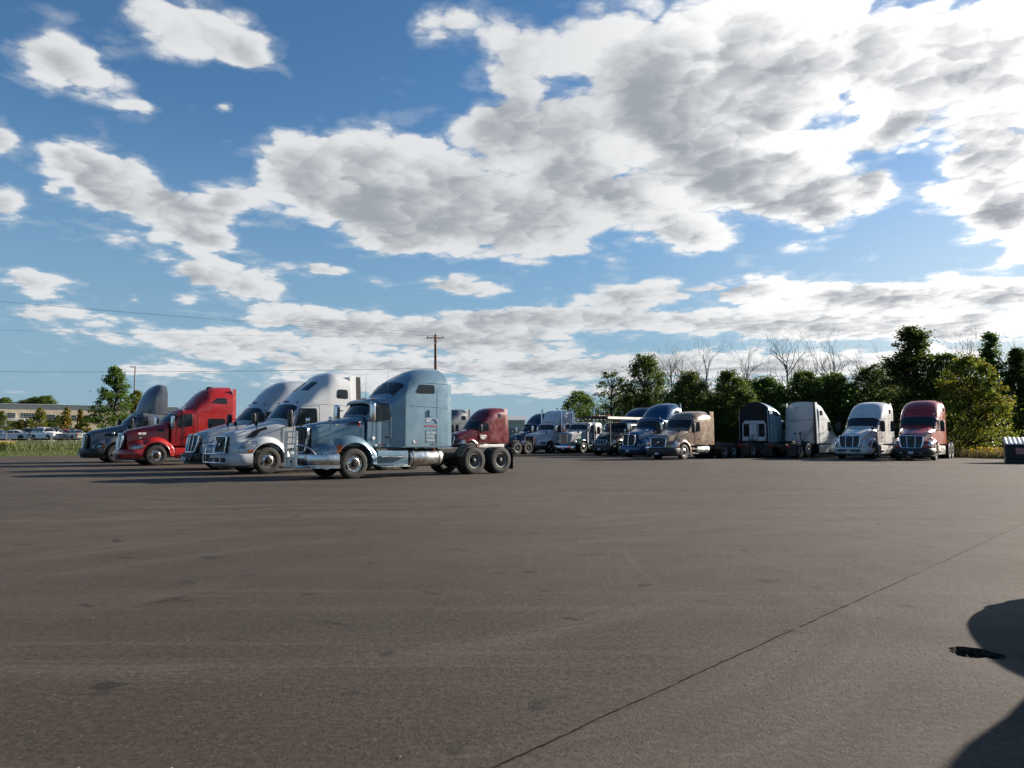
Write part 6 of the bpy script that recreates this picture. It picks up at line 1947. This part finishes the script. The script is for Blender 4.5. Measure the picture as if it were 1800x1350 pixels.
    for s in (1, -1):
        MB().ellipsoid((xf - .16, s * .68, zf), (.12, .19, .07), (0, 0, -s * .4), 10, 6).build('headlight', M_LAMP, r)
        MB().ellipsoid((xr + .12, s * .70, zr), (.12, .18, .09), (0, 0, s * .4), 10, 6).build('tail_light', M_REDLENS, r)
        if kind != 'crossover': MB().ellipsoid((wx[0] - .72, s * (low.par(.5)[0] + .08), low.par(.5)[3] + .06), (.06, .09, .07), None, 8, 6).build('door_mirror', mat, r)
    MB().box((xf - .02, 0, zf - .02), (.05, .85, .13), .02).build('grille', M_GRILLE, r)
    MB().box((xr + .01, 0, zr - .04), (.03, .32, .14), .005).build('licence_plate', M_PLATE, r)
    return r


C_WHITE = paint('car_white', (.70, .70, .70), 0, .3, .06)
C_SILVER = paint('car_silver', (.33, .32, .30), .4, .3, .06)
C_SILVER2 = paint('car_bright_silver', (.50, .52, .55), .3, .3, .06)
C_TEAL = paint('car_teal', (.02, .045, .06), .3, .3, .06)
C_BLACK = paint('car_black', (.01, .01, .011), 0, .3, .06)
C_DARKRED = paint('car_red', (.20, .02, .02), 0, .3, .06)
for (label, kind, px, Y, rz, mat, dz) in (
    ('silver sedan left of the fence post, nose to the left', 'sedan', 22, 103, 196, C_SILVER2, 0),
    ('dark teal car half hidden behind the white SUV', 'suv', 49, 110, 205, C_TEAL, 0),
    ('white SUV facing right behind the fence', 'suv', 85, 103, -24, C_WHITE, 0),
    ('black pickup behind the white SUV', 'pickup', 95, 116, 8, C_BLACK, 0),
    ('dark red car behind the taupe sedan', 'suv', 120, 124, 20, C_DARKRED, 0),
    ('taupe sedan seen from behind, right of the white SUV', 'sedan', 131, 103, 147, C_SILVER, 0),
    ('blue car cut off by the left edge of the picture', 'sedan', -11, 105, 200, paint('car_blue', (.02, .05, .13), .3, .3, .06), 0)):
    car('parked_car', label, kind, (at(px, Y), Y, 1.09), R(rz), mat)

# dark SUV just outside the picture on the right: only its shadow falls into view
u_ = Vector((math.sin(R(SUN_AZ)), math.cos(R(SUN_AZ)))); v_ = Vector((-u_.y, u_.x))
q = u_ * 8.40 + v_ * 1.90
car('parked_car', 'dark SUV standing just outside the right edge, known by its shadow', 'crossover', (q.x, q.y, 0), math.atan2(v_.y, v_.x), C_BLACK)

# pale building beyond the car park
bx0, bx1, by = -176.0, -100.0, 215.0
bz = 1.3
bld = thing('office_building', 'long low office building with cream wall panels under a grey metal band', 'building', (bx0, by, bz), R(33))
M_CREAM = simple('cream_panel', (.62, .50, .36), .8, var=.12, vscale=.5)
M_BAND = simple('grey_metal_band', (.17, .19, .21), .5, .2, var=.1, vscale=.3)
M_WFRAME = simple('window_frame_white', (.55, .55, .53), .5)
Wd = bx1 - bx0
mpp = by / 1340
TH = R(33)
wx_ = lambda px: ((px - 900) / 1340 * by - bx0) / (math.cos(TH) - (px - 900) / 1340 * math.sin(TH))
zpx = lambda py: (770 - py) / 1340 * 235 + 1.42 - bz
top_w, top_b = zpx(720.5), zpx(711.5)
wins = [(14, 28, 726.5, 735.5, 4, 3), (37, 64.5, 726.5, 735.5, 6, 3), (44.5, 51, 736.5, 751, 2, 4), (82, 98, 728.5, 737, 4, 3), (127, 135, 729, 739, 2, 2), (146, 160, 729, 740, 4, 3), (-14, 3, 726.5, 735.5, 4, 3), (166, 182, 729, 740, 4, 3), (82, 98, 740, 750, 4, 2)]
# wall panels between joints
M_JOINT = simple('panel_joint', (.20, .16, .12), .9)
MB().box((Wd / 2, .35, top_w / 2), (Wd - .1, .5, top_w - .05)).build('wall', M_JOINT, bld)
npan = 16
for i in range(npan):
    for (za, zb) in ((0, top_w * .47), (top_w * .47, top_w)):
        x0_, x1_ = Wd * i / npan + .03, Wd * (i + 1) / npan - .03
        MB().box(((x0_ + x1_) / 2, .05, (za + zb) / 2), (x1_ - x0_, .12, zb - za - .06), .01).build('wall_panel', M_CREAM, bld)
MB().box((Wd / 2, 9, top_b / 2), (Wd, 16.5, top_b - .2)).build('rear_block', M_BAND, bld)
for i in range(10):
    MB().box((Wd * (i + .5) / 10, .3, (top_w + top_b) / 2), (Wd / 10 - .04, .5, top_b - top_w), .02).build('metal_band', M_BAND, bld)
MB().box((Wd / 2, .6, top_b + .06), (Wd + .3, 1.2, .14), .02).build('coping', M_WFRAME, bld)
for (pa, pb, ya, yb, nc, nr) in wins:
    xa, xb_ = wx_(pa), wx_(pb); zb, za = zpx(ya), zpx(yb)
    if xa < 0 or xb_ > Wd:
        xa, xb_ = max(xa, .3), min(xb_, Wd - .3)
        if xb_ - xa < .8: continue
    f = MB().box(((xa + xb_) / 2, -.03, (za + zb) / 2), (xb_ - xa, .08, zb - za), .01).build('window', M_WFRAME, bld)
    for i in range(nc):
        for j in range(nr):
            pw, ph = (xb_ - xa) / nc, (zb - za) / nr
            MB().box((xa + pw * (i + .5), -.075, za + ph * (j + .5)), (pw * .84, .03, ph * .84)).build('pane', M_GLASS, f)
can = MB().box(((wx_(9) + wx_(44)) / 2, -1.6, (zpx(736.5) + zpx(741)) / 2), (wx_(44) - wx_(9), 3.2, zpx(736.5) - zpx(741)), .05).build('entrance_canopy', M_WFRAME, bld)
for px in (11, 41):
    MB().box((wx_(px), -2.9, zpx(741) / 2), (.5, .5, zpx(741)), .03).build('canopy_post', M_WFRAME, bld)

# pale warehouse far behind, glimpsed between the maroon and navy trucks
wh = thing('warehouse', 'pale metal warehouse glimpsed between the maroon and navy trucks', 'building', (-6, 150, -.1), 0)
M_SHED = simple('shed_metal', (.40, .41, .41), .6, .1, var=.1, vscale=.5)
MB().box((0, 4, 2.5), (17, 8, 5.0)).build('wall', M_SHED, wh)
MB().prism([(-.3, 5.0), (8.3, 5.0), (4, 5.9)], 'yz', -8.8, 8.8).build('roof', simple('shed_roof', (.30, .31, .32), .6, .2), wh)
for i in range(24):
    MB().box((-8.3 + i * .72, -.03, 2.5), (.12, .06, 4.9)).build('wall_rib', M_SHED, wh)
MB().box((5.5, -.05, 1.7), (3.2, .05, 3.4)).build('door', M_STEEL, wh)

# fence along the bank
fn = thing('wire_fence', 'low wire fence with thin galvanised posts below the parked cars', 'fence', tuple(bank(7, 0)))
b0 = bank(7, 0)
M_GALV = simple('galvanised_post', (.20, .20, .19), .6, .5, var=.2)
posts = []
for i in range(-6, 11):
    p = bank(7, i * 3.75 + .35) - b0; posts.append(p)
    MB().tube([p + Vector((0, 0, -.1)), p + Vector((0, 0, 1.42))], .026, 8).build('post', M_GALV, fn)
for z, rr in ((1.38, .014), (.95, .007), (.5, .007), (.12, .007)):
    MB().tube([p + Vector((0, 0, z)) for p in posts], rr, 5).build('top_rail' if rr > .012 else 'wire', M_GALV, fn)

# light pole in the car park
lp = thing('light_pole', 'slim parking lot light pole above the slate grey truck', 'street light', (at(235, 100), 100, 1.05))
MB().tube([(0, 0, 0), (0, 0, 9.75)], [.10, .075], 10).build('pole', simple('bronze_pole', (.10, .085, .07), .5, .3), lp)
MB().box((-.42, 0, 9.70), (.62, .30, .09), .03).build('lamp_head', M_BLACK, lp)
MB().box((-.05, 0, 9.70), (.22, .08, .08), .01).build('lamp_arm', M_BLACK, lp)
MB().lathe([(.2, 0), (.2, .5), (.17, .52)], (0, 0, 0), 'z', 12).build('base', simple('pole_base_concrete', (.3, .29, .27), .9), lp)

# utility pole and its lines
UP = (-8.05, 80.0)
up = thing('utility_pole', 'brown wooden utility pole with crossarm rising behind the steel blue truck', 'utility pole', (*UP, 0))
M_POLE = simple('creosote_wood', (.14, .062, .028), .85, var=.35, vscale=3)
MB().tube([(.12, 0, -.3), (.06, 0, 4), (0, 0, 8), (-.05, 0, 12.3)], [.19, .17, .15, .12], 12).build('pole', M_POLE, up)
cd = Vector((1, .75, .12)).normalized()
MB().box((-.05, -.15, 11.95), (2.1, .10, .13), .01, cd.to_track_quat('X', 'Z').to_matrix()).build('crossarm', M_POLE, up)
M_INS = simple('insulator', (.06, .045, .04), .3)
ip = []
for k in (-.95, .0, .95):
    c = Vector((-.05, -.15, 12.02)) + cd * k + (Vector((0, .12, .33)) if k == 0 else Vector())
    ip.append(c)
    MB().lathe([(.02, 0), (.05, .06), (.03, .09), (.05, .12), (.02, .18)], tuple(c), 'z', 10).build('insulator', M_INS, up)
for s in (-1, 1):
    MB().tube([Vector((-.05, -.17, 11.9)) + cd * s * .6, Vector((-.02, -.13, 11.3))], .018, 5).build('brace', M_STEEL, up)


def wire(label, a, b, sag, r, n=40):
    a, b = Vector(a), Vector(b)
    pts = []
    for i in range(n + 1):
        t = i / n
        p = a.lerp(b, t); p.z -= sag * 4 * t * (1 - t)
        pts.append(p)
    o = MB().tube(pts, r, 5).build('power_line', M_BLACK)
    tag(o, label, 'wire', 'overhead lines')


U3 = Vector((*UP, 0))
wire('upper thin line running from the crossarm to the upper left', U3 + ip[0] + Vector((0, 0, .18)), (-62, 38.5, 11.9), .35, .008)
wire('middle thin line running from the pole top to the left', U3 + ip[1] + Vector((0, 0, .18)), (-61, 39.8, 11.9), .5, .007)
wire('lower thin line running from the crossarm to the left', U3 + ip[2] + Vector((0, 0, .18)), (-78, 58.0, 11.8), .9, .007)
wire('thick cable crossing level from the pole to the left edge', U3 + Vector((0, 0, 8.75)), (-74, 88, 9.2), .25, .017)
wire('thick cable sloping from the pole to the right into the trees', U3 + Vector((0, 0, 8.75)), (13.5, 124, 8.3), .55, .016)

# dumpster
dm = thing('dumpster', 'black dumpster with pale ribbed lid and red sign at the right edge', 'dumpster', (29.3, 43.6, 0), R(-30))
M_DUMP = simple('dumpster_paint', (.012, .012, .016), .55, .1, var=.5, vscale=3)
MB().prism([(-.85, .03), (.80, .03), (.88, .90), (.85, 1.36), (-.85, 1.02)], 'yz', -1.05, 1.05).build('bin', M_DUMP, dm, 20)
for x in (-.98, -.52, .33, .98):
    MB().box((x, -.88, .52), (.10, .07, .92), .01).build('side_rib', M_DUMP, dm)
MB().box((0, -.89, .98), (2.14, .09, .08), .01).build('rim_bar', M_DUMP, dm)
MB().box((0, -.89, .30), (2.14, .08, .10), .01).build('fork_pocket', M_DUMP, dm)
M_LID = simple('pale_plastic_lid', (.78, .75, .70), .28, var=.2, vscale=3)
LT = math.atan2(.34, 1.70)
MB().box((0, -.02, 1.24), (2.12, 1.80, .05), .01, (LT, 0, 0)).build('lid', M_LID, dm)
for i in range(10):
    x = -.97 + i * .215
    MB().box((x, -.03, 1.275), (.13, 1.86, .08), .035, (LT, 0, 0)).build('lid_rib', M_LID, dm)
sg = MB().box((-.30, -.935, .68), (.56, .02, .36), .008).build('sign', simple('sign_red', (.28, .025, .03), .5, var=.2), dm)
MB().tube([(-.30 + a * .27, -.95, .68 + b * .17) for a, b in ((-1, -1), (1, -1), (1, 1), (-1, 1))], .008, 4, True).build('sign_border', M_WHITE, sg)
for (s, z) in (('Please Keep', .75), ('Lids Closed', .62)):
    o = link('lettering', text_mesh(s, .09, M_WHITE, 'lettering', .002, .002), dm)
    o.matrix_local = Matrix.Translation((-.30, -.95, z)) @ Matrix.Rotation(R(90), 4, 'X')
